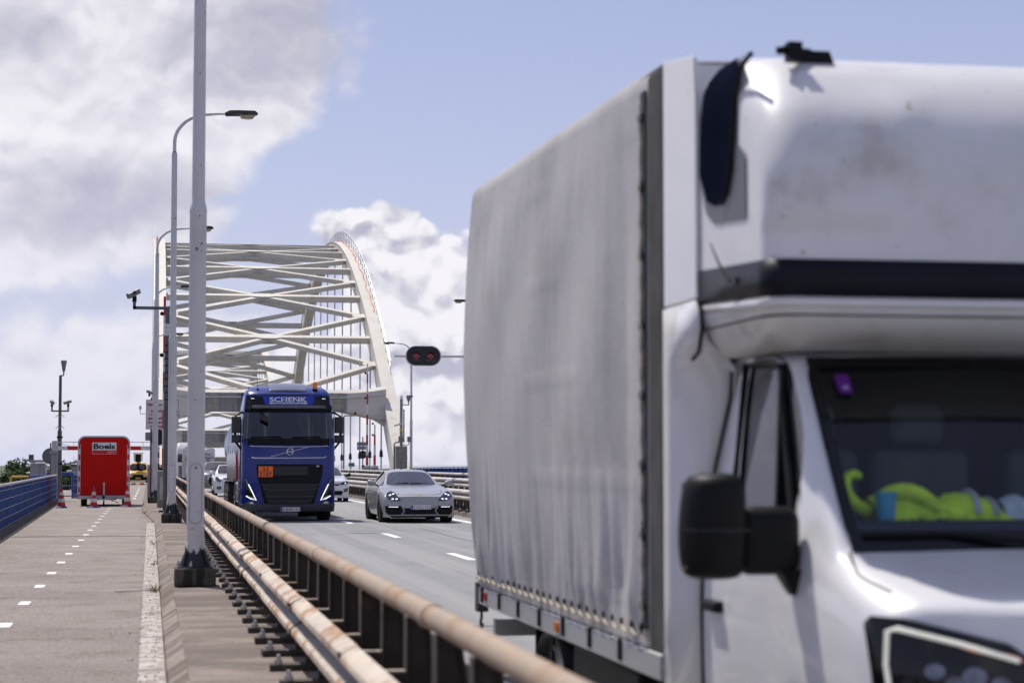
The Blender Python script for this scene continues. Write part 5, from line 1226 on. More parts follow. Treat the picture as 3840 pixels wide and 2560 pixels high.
# ================================================================== LAMP POSTS
post_w = pmat('post_white', (.60, .585, .59), .5, var=.05, scale=1.2, col2=((.50, .48, .48), .55, .8, 1.5), spot=((.10, .095, .10), .685, 11), streak=((.46, .44, .43), .55, .75, 6))
post_b = pmat('post_foot_peeling', (.60, .57, .54), .6, var=.08, scale=3, zfade=((.018, .021, .030), .34, .46, 8.5), spot=((.30, .18, .09), .66, 10))
lamp_k = pmat('lantern_housing', (.045, .045, .042), .7, var=.5, scale=14, col2=((.16, .15, .13), .55, .7, 9))
lens = pmat('lantern_bowl', (.42, .36, .25), .25, coat=.4)
def make_lamp(arm_dir=1):
    r = thing('lamp_post', '', 'lamp post')
    MB().box(-.24, .24, -.24, .24, 0, .215).build('plinth', dark_conc, r, bevel=.02)
    f = MB().lathe([(.185, .225), (.18, .25), (.12, .40), (.107, .60), (.103, .66)], 20, (0, 0, 0)); f.box(-.2, .2, -.2, .2, .212, .232)
    f.build('foot', post_b, r)
    for k in range(4):
        a = k*math.pi/2+.785; c, s = math.cos(a), math.sin(a)
        MB().hexa([(c*.08-s*.008, s*.08+c*.008, .23), (c*.21-s*.008, s*.21+c*.008, .23), (c*.21+s*.008, s*.21-c*.008, .23), (c*.08+s*.008, s*.08-c*.008, .23)],
                  [(c*.08-s*.008, s*.08+c*.008, .56), (c*.10-s*.008, s*.10+c*.008, .56), (c*.10+s*.008, s*.10-c*.008, .56), (c*.08+s*.008, s*.08-c*.008, .56)]).build('fin', post_b, r)
        MB().lathe([(.022, .232), (.022, .262), (.012, .263), (.012, .29)], 6, (c*.17-s*.1, s*.17+c*.1, 0)).build('anchor_bolt', bolt_m, r)
    MB().lathe([(.102, .64), (.10, 4.38), (.104, 4.40), (.102, 4.44), (.088, 4.50), (.079, 4.53), (.077, 4.6), (.068, 8.96), (.055, 9.0)], 24, (0, 0, 0)).build('shaft', post_w, r)
    # access hatch: raised stadium outline with a lock
    pts = [(.072*math.cos(R(a)), 1.36+.072*math.sin(R(a))) for a in range(0, 181, 15)]+[(-.072*math.cos(R(a)), .80-.072*math.sin(R(a))) for a in range(0, 181, 15)]
    pts.append(pts[0]); g = lambda x: -math.sqrt(max(0, .1035**2-x*x))
    h = MB().tube([(x, g(x), z) for x, z in pts], .0024, 4).build('hatch', pmat('hatch_gap', (.12, .11, .11), .7), r)
    MB().lathe([(.012, g(0)-.006), (.012, g(0)+.01)], 8, (0, 0, 1.38), 'y').build('hatch_lock', trim_m, h)
    d = arm_dir; arm = [(0, 0, 8.9), (0, 0, 9.25)]+[(d*.85*(1-math.cos(R(a))), 0, 9.25+.72*math.sin(R(a))) for a in range(8, 88, 8)]+[(d*1.05, 0, 9.99), (d*1.30, 0, 10.0)]
    MB().tube(arm, [.044]*9+[.042]*(len(arm)-11)+[.03, .024], 12).build('arm', post_w, r)
    MB().lathe([(.06, 9.0), (.045, 9.02)], 12, (0, 0, 0)).build('collar', trim_m, r)
    x = lambda q: d*q
    hd = MB().loft([[(x(q), -w, 10.0+a), (x(q), w, 10.0+a), (x(q), w*.8, 10.0+b), (x(q), -w*.8, 10.0+b)] for q, w, a, b in ((1.22, .04, -.04, .03), (1.27, .06, -.06, .05), (1.32, .10, -.045, .075), (1.55, .12, -.035, .085), (1.95, .115, -.02, .085), (1.98, .09, -.01, .06), (2.02, .05, -.0, .04))], closed=True, caps=True).build('lantern', lamp_k, r, smooth=30)
    MB().loft([[(x(q), w*c, 9.98+z) for c, z in ((-1, 0), (-.7, dz), (.7, dz), (1, 0))] for q, w, dz in ((1.56, .10, -.01), (1.62, .105, -.085), (1.78, .105, -.10), (1.90, .10, -.085), (1.96, .08, -.01))], closed=True, caps=True).build('bowl', lens, hd, smooth=40)
    return r
lamp0 = make_lamp()
LP = [(.53, 23.8, .125, 'nearest white lamp post standing tall in front of the arch, peeling foot'),
      (.52, 49.0, .125, 'second white lamp post along the path, lantern against the cloud'),
      (.17, 73.4, .125, 'third white lamp post beside the route signs and red box trailer'),
      (.15, 98.0, .125, 'fourth white lamp post along the path, mostly hidden behind nearer posts'),
      (.12, 134.0, .12, 'farthest white lamp post on the path side near the arch foot')]
for i, (x, y, z, lb) in enumerate(LP):
    o = lamp0 if i == 0 else copy_tree(lamp0); o.location = (x, y, gz(y)+z); tag(o, lb, 'lamp post', 'lamp posts on the bridge')
    if i: o.rotation_euler = (R(random.uniform(-.15, .15)), R(random.uniform(-.15, .15)), R(random.uniform(-4, 4)))
lampR = make_lamp(-1)
for i, (x, y, lb) in enumerate(((17.9, 105, 'right-hand lamp post whose lantern peeps out beside the grey tarpaulin'), (18.4, 142, 'white lamp post rising beside the right foot of the arch'))):
    o = lampR if i == 0 else copy_tree(lampR); o.location = (x, y, gz(y)+.2); tag(o, lb, 'lamp post', 'lamp posts on the bridge')
# ================================================================== BLUE SCREENED RAILING (left)
tarp_b = pmat('blue_tarp', (.006, .048, .20), .75, var=.18, scale=1.2, bump=.2, bscale=12, streak=((.004, .020, .09), .5, .7, 2.), spec=.12)
blue_s = pmat('blue_steel', (.015, .05, .26), .4, var=.1)
pale_r = pmat('grey_handrail', (.44, .43, .46), .5, var=.1, scale=2)
FA, FB = Vector((-2.59, 3.0, 0)), Vector((-3.77, 83.5, 0))
fr = thing('screened_railing', 'railing hung with dark blue sheeting and pale cords left of the path', 'railing', FA)
n = 32; fd = (FB-FA); fu = fd.normalized(); fn_ = Vector((fu.y, -fu.x, 0))
for k in range(n):
    a, b = FA+fd*(k/n), FA+fd*((k+1)/n)
    rows = []
    for i in range(13):
        p = a.lerp(b, i/12); sag = .02*math.sin(math.pi*i/12)
        rows.append([p+fn_*(.03*math.sin(math.pi*t)+.022*math.sin(math.pi*i/12)*math.sin(k*1.7+t*2)*t)+Vector((0, 0, lerp(.06, 1.02-sag*.4, t))) for t in (0, .12, .3, .5, .7, .88, 1)])
    o = MB().loft(rows).build('sheet', tarp_b, fr, w=True, smooth=70)
    for z in (.13, .34, .55, .76, .96):
        t = (z-.06)/.96; pts = []
        for i in range(7):
            p = a.lerp(b, i/6); pts.append(p+fn_*(.03*math.sin(math.pi*t)+.022*math.sin(math.pi*i/6)*math.sin(k*1.7+t*2)*t+.012)+Vector((0, 0, z-.012*math.sin(math.pi*i/6))))
        MB().tube(pts, .006, 4).build('cord', pmat('pale_cord', (.55, .56, .62), .7), o, w=True)
    MB().tube([a+Vector((0, 0, 1.07)), b+Vector((0, 0, 1.07))], .034, 10).build('hand_rail', pale_r, fr, w=True)
    MB().bar(a-fn_*.05, a-fn_*.05+Vector((0, 0, 1.05)), .05, .07, (1, 0, 0)).build('post', blue_s, fr, w=True)
kb = MB(); kb.loft([[p+fn_*x+Vector((0, 0, z)) for x, z in ((-.12, .0), (-.12, .10), (.06, .10), (.10, .06), (.28, .05), (.30, 0))] for p in [FA+fd*(i/36) for i in range(37)]])
kb.build('base_kerb', pmat('dark_kerb', (.10, .085, .065), .95, var=.4, scale=4, col2=((.2, .17, .14), .55, .7, 6), bump=.6, bscale=40), fr, w=True)  # dark brown all along, with paler patches at random
# farther bays beyond the gap, and a blue steel gate
def bay(name, label, x0, x1, y0, y1, h=1.1, sheet=True):
    r = thing(name, label, 'railing', (x0, y0, 0)); a, b = Vector((x0, y0, 0)), Vector((x1, y1, 0))
    for z in (h, h*.92): MB().tube([a+Vector((0, 0, z)), b+Vector((0, 0, z))], .03, 8).build('hand_rail', blue_s, r, w=True)
    for z in (.55, .12): MB().tube([a+Vector((0, 0, z)), b+Vector((0, 0, z))], .025, 8).build('rail', blue_s, r, w=True)
    m = max(2, int((b-a).length/1.2))
    for k in range(m+1): p = a.lerp(b, k/m); MB().bar(p, p+Vector((0, 0, h)), .05, .05).build('post', blue_s, r, w=True)
    if sheet:
        s = MB(); s.loft([[a.lerp(b, i/10)+Vector((0, -.05-.02*math.sin(i*1.3+t*2), lerp(.08, h-.1, t))) for t in (0, .5, 1)] for i in range(11)]); o = s.build('sheet', tarp_b, r, w=True, smooth=60)
        for z in (.2, .42, .64, .86): MB().tube([a.lerp(b, i/6)+Vector((0, -.085, z-.015*math.sin(i*1.5))) for i in range(7)], .008, 4).build('cord', MATS['pale_cord'], o, w=True)
    return r
bay('blue_railing', 'open blue steel railing behind the orange cone left of the trailer', -4.75, -3.37, 90, 90, 1.13, False)
bay('blue_railing', 'blue sheeted railing directly behind the left edge of the red trailer', -3.36, -3.05, 90.3, 118, 1.12, True)
bay('blue_railing', 'low blue railing of the inspection bay left of the barrier post', -5.1, -4.25, 88, 88, 1.03, False)
r = thing('yellow_rail', 'yellow tubular rail behind the blue sheeting at far left', 'railing', (-6.0, 90, -.2)); ym = pmat('yellow_rail', (.55, .32, .02), .5)
MB().tube([(-6.0, 90, -.2), (-6.0, 90, .93), (-5.9, 90, .96), (-4.9, 90, .96), (-4.85, 90, .9), (-4.85, 90, -.2)], .05, 8).build('hoop', ym, r, w=True)
MB().tube([(-6.0, 90, .45), (-4.85, 90, .45)], .035, 8).build('mid_rail', ym, r, w=True)
pl = MB().box(-7.5, -4.55, 84, 119, -.7, -.02).build('inspection_platform', grey_conc); pl['kind'] = 'structure'
# control cabinet with lamps
cab_g = pmat('cabinet_grey', (.26, .26, .27), .5, var=.08, streak=((.18, .18, .18), .55, .75, 5))
r = thing('control_cabinet', 'grey control cabinet with raised louvre box left of the boom', 'cabinet', (-4.85, 90, 0))
MB().box(-5.16, -4.55, 89.7, 90.3, -.02, 1.56).build('body', cab_g, r, w=True, bevel=.02)
MB().box(-5.2, -4.57, 89.65, 90.35, 1.57, 1.70).build('lid', cab_g, r, w=True, bevel=.02)
lv = MB().box(-5.24, -5.04, 89.7, 90.2, 1.62, 1.93).build('louvre_box', cab_g, r, w=True)
for k in range(7): MB().box(-5.235, -5.045, 89.68, 89.7, 1.65+k*.04, 1.67+k*.04).build('louvre', tarp_d, lv, w=True)
MB().tube([(-5.05, 89.6, 1.55), (-4.55, 89.6, 1.55), (-4.48, 89.6, 1.5), (-4.48, 89.6, .1)], .035, 8).build('pipe', galv, r, w=True)
for z in (1.42, 1.12): MB().tube([(-5.33, 89.7, z), (-5.16, 89.7, z+.02)], [.03, .04], 8).build('lamp', pmat('cream_lamp', (.65, .58, .45), .4), r, w=True)
r = thing('small_cabinet', 'small grey cabinet peeping out left of the red trailer', 'cabinet', (-4.0, 110, 0))
MB().box(-4.16, -3.6, 109.8, 110.4, -.02, 1.40).build('body', cab_g, r, w=True, bevel=.02); MB().box(-4.2, -3.56, 109.75, 110.45, 1.41, 1.45).build('lid', trim_m, r, w=True)
MB().tube([(-4.42, 109.8, 1.12), (-4.16, 109.8, 1.16)], [.03, .04], 8).build('lamp', MATS['cream_lamp'], r, w=True)
m = MB()
for x, z in ((-4.05, 1.95), (-3.9, 1.8)): m.tube([(x, 110, 1.45), (x, 110, z)], .012, 5)
m.build('aerial', galv, r, w=True)
# barrier boom across the path
red_p = pmat('boom_red', (.50, .018, .015), .5, var=.08); white_b = pmat('boom_white', (.68, .67, .66), .5, var=.06)
r = thing('path_boom', 'lowered red and white boom across the path behind the trailer', 'boom barrier', (-3.87, 84, 0))
MB().box(-4.0, -3.74, 83.9, 84.15, 0, 1.95).build('pedestal', cab_g, r, w=True, bevel=.02)
MB().box(-3.98, -3.78, 83.85, 84.1, 2.05, 2.48).build('drive_head', galv, r, w=True, bevel=.02); MB().box(-4.08, -3.72, 83.84, 84.16, 1.95, 2.06).build('collar', cab_g, r, w=True)
bx = -3.76
for k in range(9):
    x0, x1 = bx+k*.425, bx+(k+1)*.425
    MB().add([(x0+.0, 83.92, 2.09), (x1, 83.92, 2.09), (x1-.04, 83.92, 2.255), (x0-.04, 83.92, 2.255), (x0, 83.98, 2.09), (x1, 83.98, 2.09), (x1-.04, 83.98, 2.255), (x0-.04, 83.98, 2.255)],
             [(0, 1, 2, 3), (7, 6, 5, 4), (0, 4, 5, 1), (1, 5, 6, 2), (2, 6, 7, 3), (3, 7, 4, 0)]).build('boom_length', red_p if k % 2 else white_b, r, w=True)
MB().tube([(bx-.05, 83.95, 2.42), (.05, 83.95, 2.42)], .016, 6).build('stay', galv, r, w=True)
for x in (-3.1, -2.1, -1.1, -.3): MB().tube([(x, 83.95, 2.25), (x, 83.95, 2.42)], .01, 5).build('stay_post', galv, r, w=True)
MB().tube([(bx, 83.95, 2.40), (bx+.5, 83.95, 2.26)], .01, 5).build('stay', galv, r, w=True)
# camera mast (left)
pole_g = pmat('mast_grey', (.10, .105, .10), .5, metal=.2, var=.15, scale=3)
cam_m = pmat('camera_grey', (.20, .205, .205), .45, var=.08)
def camera_unit(root, x, y, z, yaw=0, tilt=.5, s=1.):
    h = MB().box(-.06*s, .06*s, -.06*s, .06*s, 0, .16*s).build('camera_head', trim_m, root); h.location = (x, y, z)
    b = MB(); b.loft([[(dx*s, q*s, dz*s) for dx, dz in rrect(-.08, .08, -.07, .08, .03, 2)] for q in (-.24, .16)], closed=True, caps=True); b = b.build('camera', cam_m, h); b.location = (0, 0, .24*s); b.rotation_euler = (tilt, 0, yaw)
    MB().lathe([(.05*s, -.243*s), (.05*s, -.235*s)], 12, (0, 0, 0), 'y').build('camera_lens', gloss_k, h).location = (0, 0, .24*s)
    return h
def spikes(root, x, y, z, n=8, r=.22):
    for k in range(n):
        a = 2*math.pi*k/n; MB().tube([(x, y, z), (x+r*math.cos(a), y+r*math.sin(a), z-.16)], .006, 4).build('climbing_guard', galv, root)
r = thing('camera_mast', 'tall dark camera mast with cup-shaped top behind the blue railing', 'mast', (-3.72, 85, 0))
MB().tube([(0, 0, 0), (0, 0, 1.2), (0, 0, 2.9), (0, 0, 2.92), (0, 0, 5.2)], [.10, .10, .09, .065, .06], 12).build('pole', pole_g, r)
MB().bar((-.36, 0, 3.72), (.36, 0, 3.72), .07, .06).build('cross_arm', pole_g, r)
for s, yw in ((-1, .3), (1, -1.2)): MB().tube([(s*.33, 0, 3.72), (s*.33, 0, 3.90)], .035, 8).build('arm_end', pole_g, r); camera_unit(r, s*.33, 0, 3.90, yw, .3, .8)
MB().bar((0, 0, 5.2), (.14, 0, 5.2), .05, .05).build('top_arm', pole_g, r)
MB().lathe([(.025, 5.2), (.03, 5.35), (.06, 5.40), (.10, 5.65), (.125, 5.78), (.12, 5.82), (.02, 5.84)], 16, (.13, 0, 0)).build('radar_cup', cam_m, r)
spikes(r, 0, 0, 3.62); spikes(r, 0, 0, 3.15)
for z in (1.5, 2.2, 2.6): MB().box(-.12, .13, -.12, .05, z, z+.06).build('clamp', trim_m, r)
r = thing('round_sign', 'grey back of a round traffic sign left of the boom', 'road sign', (-4.13, 86, 0))
MB().lathe([(.34, -.01), (.345, 0), (.34, .015)], 32, (0, 0, 1.85), 'y').build('disc', galv if 0 else pmat('sign_back', (.12, .12, .125), .6, var=.06), r); MB().tube([(0, .04, 0), (0, .04, 2.4)], .03, 8).build('pole', pole_g, r)
# CCTV pole with bracket (on the walkway)
r = thing('camera_mast', 'dark mast with a long bracket camera pointing left beside the lamp posts', 'mast', (.46, 59.8, .12))
MB().tube([(0, 0, 0), (0, 0, 3.9), (0, 0, 3.92), (0, 0, 6.05)], [.085, .085, .07, .065], 12).build('pole', pole_g, r)
MB().box(-.2, .2, -.2, .2, 0, .05).build('foot_plate', trim_m, r)
MB().bar((.05, 0, 6.02), (-1.0, 0, 6.02), .09, .09).build('bracket', pmat('bracket_grey', (.10, .11, .13), .5), r); MB().bar((-.97, 0, 5.98), (-.97, 0, 6.22), .09, .09, (1, 0, 0)).build('bracket', MATS['bracket_grey'], r)
camera_unit(r, -.97, 0, 6.2, -.9, .45, 1.05)
for z in (5.2, 5.32, 5.44): MB().lathe([(.10, z), (.105, z+.02), (.105, z+.09), (.10, z+.11)], 12).build('strapping', white_b, r)
for k in range(9): MB().lathe([(.088, 3.3+k*.2), (.092, 3.31+k*.2), (.088, 3.33+k*.2)], 12).build('cable_tie', trim_m, r)
spikes(r, 0, 0, 3.3, 6, .3)
# raised boom standing behind it
def raised_boom(x, y, h, lean, label, z0=1.3, alone=True):
    r = thing('raised_boom', label, 'boom barrier', (x, y, gz(y)+.12))
    MB().box(-.22, .22, -.2, .2, 0, z0-.1).build('pedestal', cab_g, r, bevel=.02)
    MB().box(-.14, .14, -.25, -.2, .25, z0-.3).build('pedestal_door', pmat('cabinet_cream', (.5, .47, .4), .5), r)
    n = int(h/.62)
    for k in range(n):
        a, b = z0+k*.62, z0+(k+1)*.62; w = lerp(.075, .035, k/n)
        MB().bar((lean*k, 0, a), (lean*(k+1), 0, b), w*2, .06, (0, 1, 0)).build('boom_length', red_p if k % 2 == 0 else white_b, r)
    MB().bar((-.2, 0, z0-.06), (.2, 0, z0-.06), .2, .06).build('pivot', trim_m, r)
    for z in (.62, .85): MB().lathe([(.001, 0), (.06, .02), (.07, .10), (.001, .12)], 10, (-.12, -.1, z0+h*z), 'y').build('boom_lamp', trim_m, r)
    return r
raised_boom(.45, 66, 5.9, -.004, 'upright red and white boom squeezed behind the left camera mast')
raised_boom(12.98, 121, 6.6, 0, 'taller upright red and white boom right of the blue lorry')
raised_boom(13.50, 121.5, 3.0, 0, 'shorter upright red and white boom beside the taller one')
# route signs
r = thing('route_sign', 'two stacked white text signs half hidden behind the third lamp post', 'road sign', (.22, 78, .12))
sgw = pmat('sign_white', (.62, .60, .585), .5, var=.04); sgf = pmat('sign_rim', (.03, .03, .03), .5)
fl = lambda x, z: -.05
for z0, z1, lines in ((3.32, 3.86, (('Slagbomen', 3.64, .075, .85), ('automatisch', 3.40, .28, 1.0))), (2.75, 3.28, (('gemarkeerde', 3.12, .19, 1.0), ('weggedeelte', 2.965, .16, 1.0), ('vrijhouden', 2.81, .19, .88)))):
    b = MB().box(-.39, .82, -.045, -.015, z0, z1).build('board', sgw, r); b2 = MB().box(-.405, .835, -.03, .0, z0-.015, z1+.015).build('rim', sgf, b)
    for s, z, cx, wd in lines: text('lettering', s, .145 if z0 > 3 else .13, sgf, b, fl, cx, z, off=.004, width=wd, bold=.003)
for x in (-.2, .3): MB().tube([(x, .05, 0), (x, .05, 3.95)], .035, 8).build('pole', pole_g, r)
camera_unit(r, -.28, 0, 4.0, .8, .3, .7)
MB().tube([(-.42, 0, 3.33), (-.62, 0, 3.33), (-.62, 0, 3.5)], .015, 6).build('small_arm', pole_g, r); MB().lathe([(.05, 3.5), (.05, 3.6), (.03, 3.64)], 10, (-.62, 0, 0)).build('dome_camera', white_b, r)
MB().box(-.42, -.22, -.1, .1, 2.3, 2.62).build('speaker_box', cam_m, r, bevel=.02)
r = thing('round_sign', 'black round sign with white rim right of the third lamp post', 'road sign', (.28, 78.3, .12))
MB().lathe([(.33, -.02), (.34, 0), (.33, .02)], 32, (0, 0, 2.43), 'y').build('rim', white_b, r); MB().lathe([(.295, -.035), (.295, -.01)], 32, (0, 0, 2.43), 'y').build('disc', digit, r)
for k in range(9): MB().box(-.02, .07, -.03, .05, .1+k*.22, .1+(k+1)*.22).build('striped_post', digit if k % 2 else white_b, r)
r = thing('signal_cabinet', 'tall grey cabinet behind the striped post at the kerb', 'cabinet', (.47, 79.2, .12))
MB().box(-.12, .22, -.2, .3, 0, 1.33).build('body', cab_g, r, bevel=.02); MB().box(-.15, .25, -.23, .33, 1.34, 1.38).build('lid', galv, r)
r = thing('signal_cabinet', 'narrow grey cabinet left of the third lamp post base', 'cabinet', (-.02, 80.5, .12))
MB().box(-.08, .1, -.2, .2, 0, 1.33).build('body', cab_g, r, bevel=.02); MB().box(-.1, .12, -.22, .22, 1.34, 1.38).build('lid', galv, r)
# ================================================================== RED SIGNAL ON AN ARM
r = thing('stop_signal', 'black capsule signal with twin red lamps on an overhead arm', 'traffic light', (13.4, 75, 0))
hb = lambda q, o, a, b: MB().loft([[(-3.23+x*q, y, 5.62+z*q) for x, z in rrect(-.685, .685, -.38, .38, .379, 10)] for y in (a, b)], closed=True, caps=True)
hs = hb(1., 0, -.06, .05).build('border', white_b, r); hb(.94, 0, -.075, -.055).build('backboard', pmat('signal_black', (.010, .011, .013), .5), r)
for s in (-1, 1):
    x = -3.23+s*.27
    l = MB().lathe([(.10, -.09), (.13, -.08), (.13, -.07)], 20, (x, 0, 5.62), 'y').build('lamp', pmat('signal_red', (.12, .005, .006), .25, coat=.6, emit=(.35, .005, .008), estr=.08), r)
    a = MB(); a.loft([[(x+.145*math.cos(R(t)), y, 5.62+.145*math.sin(R(t))) for t in range(20, 161, 14)] for y in (-.24, -.07)]); a.build('hood', digit, l, solid=.008)
    MB().box(x-.17, x+.17, -.085, -.08, 5.44, 5.45).build('scale_mark', pmat('mark_grey', (.2, .2, .2), .5), l)
MB().tube([(-4.33, .08, 5.62), (0, .08, 5.62)], .055, 10).build('arm', white_b, r); MB().tube([(0, .08, .15), (0, .08, 6.0)], [.14, .11], 14).build('pole', white_b, r)
# ================================================================== ARCH-FOOT MAST AND SIGNS (right)
r = thing('camera_mast', 'grey mast with cameras and boxes at the right foot of the arch', 'mast', (17.0, 136.5, gz(136.5)))
MB().tube([(0, 0, 0), (0, 0, 6.0)], .10, 12).build('pole', cab_g, r); MB().tube([(.17, -.08, 3.3), (.17, -.08, 5.3)], .045, 8).build('conduit', trim_m, r)
MB().bar((0, 0, 5.6), (.5, 0, 5.6), .06, .06).build('bracket', pole_g, r); MB().tube([(.5, 0, 5.58), (.5, 0, 5.8)], .04, 8).build('arm_end', pole_g, r)
MB().loft([[(.5-w, -w, z), (.5+w, -w, z), (.5+w, w, z), (.5-w, w, z)] for w, z in ((.05, 5.8), (.13, 6.05), (.15, 6.2), (.12, 6.26))], closed=True, caps=True).build('radar_cup', cam_m, r); MB().box(.6, .8, -.05, .05, 6.14, 6.24).build('visor', trim_m, r)
MB().lathe([(.07, 5.85), (.09, 5.95), (.09, 6.15), (.05, 6.25)], 12).build('dome_camera', white_b, r)
MB().box(-.2, .2, -.25, .0, 3.03, 3.45).build('junction_box', cam_m, r, bevel=.02); MB().box(.0, .18, -.26, -.25, 3.32, 3.4).build('warning_label', pmat('label_yellow', (.7, .42, .02), .5), r)
MB().box(.42, .68, -.15, .1, 3.05, 3.42).build('speaker_box', cam_m, r, bevel=.02); MB().tube([(.0, 0, 2.9), (.3, 0, 2.8), (.5, 0, 2.85), (.55, 0, 3.05)], .03, 6).build('bracket', pole_g, r)
MB().box(-.13, .05, -.2, -.12, 3.8, 4.0).build('warning_label', MATS['label_yellow'], r)
MB().bar((-.5, 0, 4.15), (0, 0, 4.3), .08, .1).build('bracket', galv, r); MB().lathe([(.1, -.2), (.07, 0)], 12, (-.08, -.05, 4.3), 'y').build('horn', white_b, r)
bx = MB(); bx.box(-.42, .36, -.5, .4, 1.2, 2.75); bx.build('steel_shroud', pmat('shroud', (.22, .21, .19), .6, var=.2, scale=3), r, bevel=.03); MB().tube([(-.55, -.5, .2), (-.55, -.5, 2.9), (-.45, -.5, 3.0), (-.2, -.3, 3.02)], .04, 8).build('conduit', trim_m, r)
r = thing('round_sign', 'dark round sign with grey panel backs right of the lorry', 'road sign', (13.67, 130, gz(130)))
MB().tube([(0, .05, 0), (0, .05, 3.3)], .04, 8).build('pole', pole_g, r); MB().lathe([(.26, -.01), (.27, 0), (.26, .02)], 28, (0, 0, 2.13), 'y').build('disc', digit, r)
for z0, z1 in ((2.45, 2.68), (2.70, 2.95)): MB().box(-.39, .24, -.02, .0, z0, z1).build('panel', pmat('panel_grey', (.20, .205, .22), .5), r)
for z in (.35, .75, 1.2): MB().box(-.06, .1, -.04, .05, z, z+.25).build('striped_sleeve', digit, r)
r = thing('green_sign', 'small green kilometre sign right of the blue lorry', 'road sign', (13.03, 131, gz(131)))
b = MB().box(-.20, .20, -.015, .0, 1.36, 1.60).build('panel', pmat('sign_green', (.01, .16, .09), .5), r); MB().tube([(0, .02, 0), (0, .02, 1.4)], .02, 6).build('pole', galv, r)
MB().box(-.16, -.02, -.02, -.016, 1.51, 1.57).build('route_patch', red_p, b); text('lettering', '34,8', .09, white_p, b, lambda x, z: -.015, -.07, 1.395, off=.004)
text('lettering', 'A27', .055, white_p, b, lambda x, z: -.02, -.09, 1.52, off=.002, width=.10); text('lettering', 'Re', .07, white_p, b, lambda x, z: -.015, .1, 1.51, off=.004)
r = thing('camera_mast', 'thin dark camera mast with a hooked arm right of the lorry mirror', 'mast', (12.9, 135, gz(135)))
MB().tube([(0, 0, 0), (0, 0, 4.75), (.05, 0, 4.8), (.75, 0, 4.8), (.77, 0, 4.9)], [.05, .045, .04, .035, .03], 8).build('pole', pole_g, r); MB().box(.70, .84, -.08, .08, 4.9, 5.05).build('camera', trim_m, r)
# right-hand parapet railing, blue
r = thing('blue_parapet', 'dark blue parapet railing along the far right edge of the bridge', 'railing', (21.5, 20, .2))
for z in (1.12, .62, .15): MB().tube([(0, y-20, z+gz(y)) for y in ys(20, 200, 8)], .035, 6).build('hand_rail', blue_s, r)
pmh = MB().box(-.03, .03, -.03, .03, 0, 1.12).mesh('post', blue_s)
for k in range(90): put('post', pmh, r, (0, k*2., gz(20+k*2.)))
sh_ = MB(); sh_.loft([[(.04, y-20, gz(y)+z) for z in (.2, 1.05)] for y in ys(20, 200, 6)]); sh_.build('sheet', tarp_b, r)
# ================================================================== RED BOX TRAILER
tr_red = pmat('trailer_red', (.56, .006, .003), .55, var=.05, spec=.15)
r = thing('red_box_trailer', 'red rental box trailer parked on the cycle path', 'trailer', (-1.65, 73.6, 0))
W = .915; H0, H1 = .40, 2.54
def tprof(w, top, rr=.26, n=7):
    return [(-w, H0)]+[(-w+rr-rr*math.cos(R(90*k/n)), top-rr+rr*math.sin(R(90*k/n))) for k in range(n+1)]+[(w-rr+rr*math.sin(R(90*k/n)), top-rr+rr*math.cos(R(90*k/n))) for k in range(n+1)]+[(w, H0)]
bdy = MB().loft([[(x, y, z) for x, z in tprof(W-.02, H1-.03)] for y in (0, 3.4)], closed=True, caps=True).build('box', tr_red, r, smooth=30)
o_, i_ = tprof(W+.012, H1), tprof(W-.035, H1-.055, .22)
MB().loft([[(x, y, z) for x, z in c] for c, y in ((i_, -.012), (o_, -.012), (o_, .05), (i_, .05))]).build('roof_trim', galv, r, smooth=30)
fz = lambda x, z: 0.
for s in (-1, 1):
    b = MB().box(min(s*W*.9, s*(W+.005)), max(s*W*.9, s*(W+.005)), -.02, -.002, .44, 2.24).build('marker_strip', white_b, r)
    for k in range(5): MB().box(s*.865-.028, s*.865+.028, -.026, -.018, .50+k*.39, .70+k*.39).build('marker_patch', red_p, b)
sg = decal('name_sign', rrect(-.42, .44, 1.88, 2.30, .02), fz, pmat('sign_bright', (.74, .74, .73), .5), r, off=.012, thick=.01)
decal('sign_band', rrect(-.41, .43, 1.89, 2.02, .01), fz, pmat('band_red', (.52, .018, .012), .5), sg, off=.016)
text('lettering', 'Boels', .255, digit, sg, fz, .01, 2.075, off=.016, width=.76, bold=.009); text('lettering', 'RENTAL', .075, white_p, sg, fz, .26, 1.925, off=.020, width=.26)
MB().box(-.90, .90, -.06, 3.4, .26, .39).build('chassis', galv, r, bevel=.01)
MB().box(-.86, -.72, -.075, -.06, .29, .34).build('chassis_plate', white_b, r)
for s in (-1, 1):
    MB().lathe([(.03, -.075), (.03, -.06)], 10, (s*.80, 0, .35), 'y').build('marker_lamp', white_b, r)
    wheel(r, s*.84, 1.5, .29, .2, s); wheel(r, s*.84, 2.2, .29, .2, s)
    MB().bar((s*.45, .1, .27), (0, -1.35, .30), .06, .09).build('drawbar', galv, r)
MB().bar((.04, -1.3, .34), (.04, -1.75, .36), .08, .08).build('coupling', trim_m, r); MB().lathe([(.05, 0), (.06, .05), (.03, .1)], 10, (.04, -1.78, .33)).build('coupling_head', trim_m, r)
MB().tube([(.04, -1.2, .12), (.04, -1.2, .88)], .028, 8).build('jockey_post', galv, r); MB().tube([(.04, -1.2, .88), (-.04, -1.2, .90)], .015, 6).build('jockey_handle', trim_m, r); MB().lathe([(.09, -.03), (.1, -.02), (.1, .02), (.09, .03)], 14, (.04, -1.2, .10), 'x').build('jockey_wheel', tyre_m, r)
MB().tube([(-.03, -1.25, .75), (-.06, -1.3, .55), (.0, -1.3, .42)], .012, 5).build('brake_cable', trim_m, r)
MB().tube([(.25, -.5, .25), (.55, -.4, .13)], .015, 5).build('prop_stay', trim_m, r)
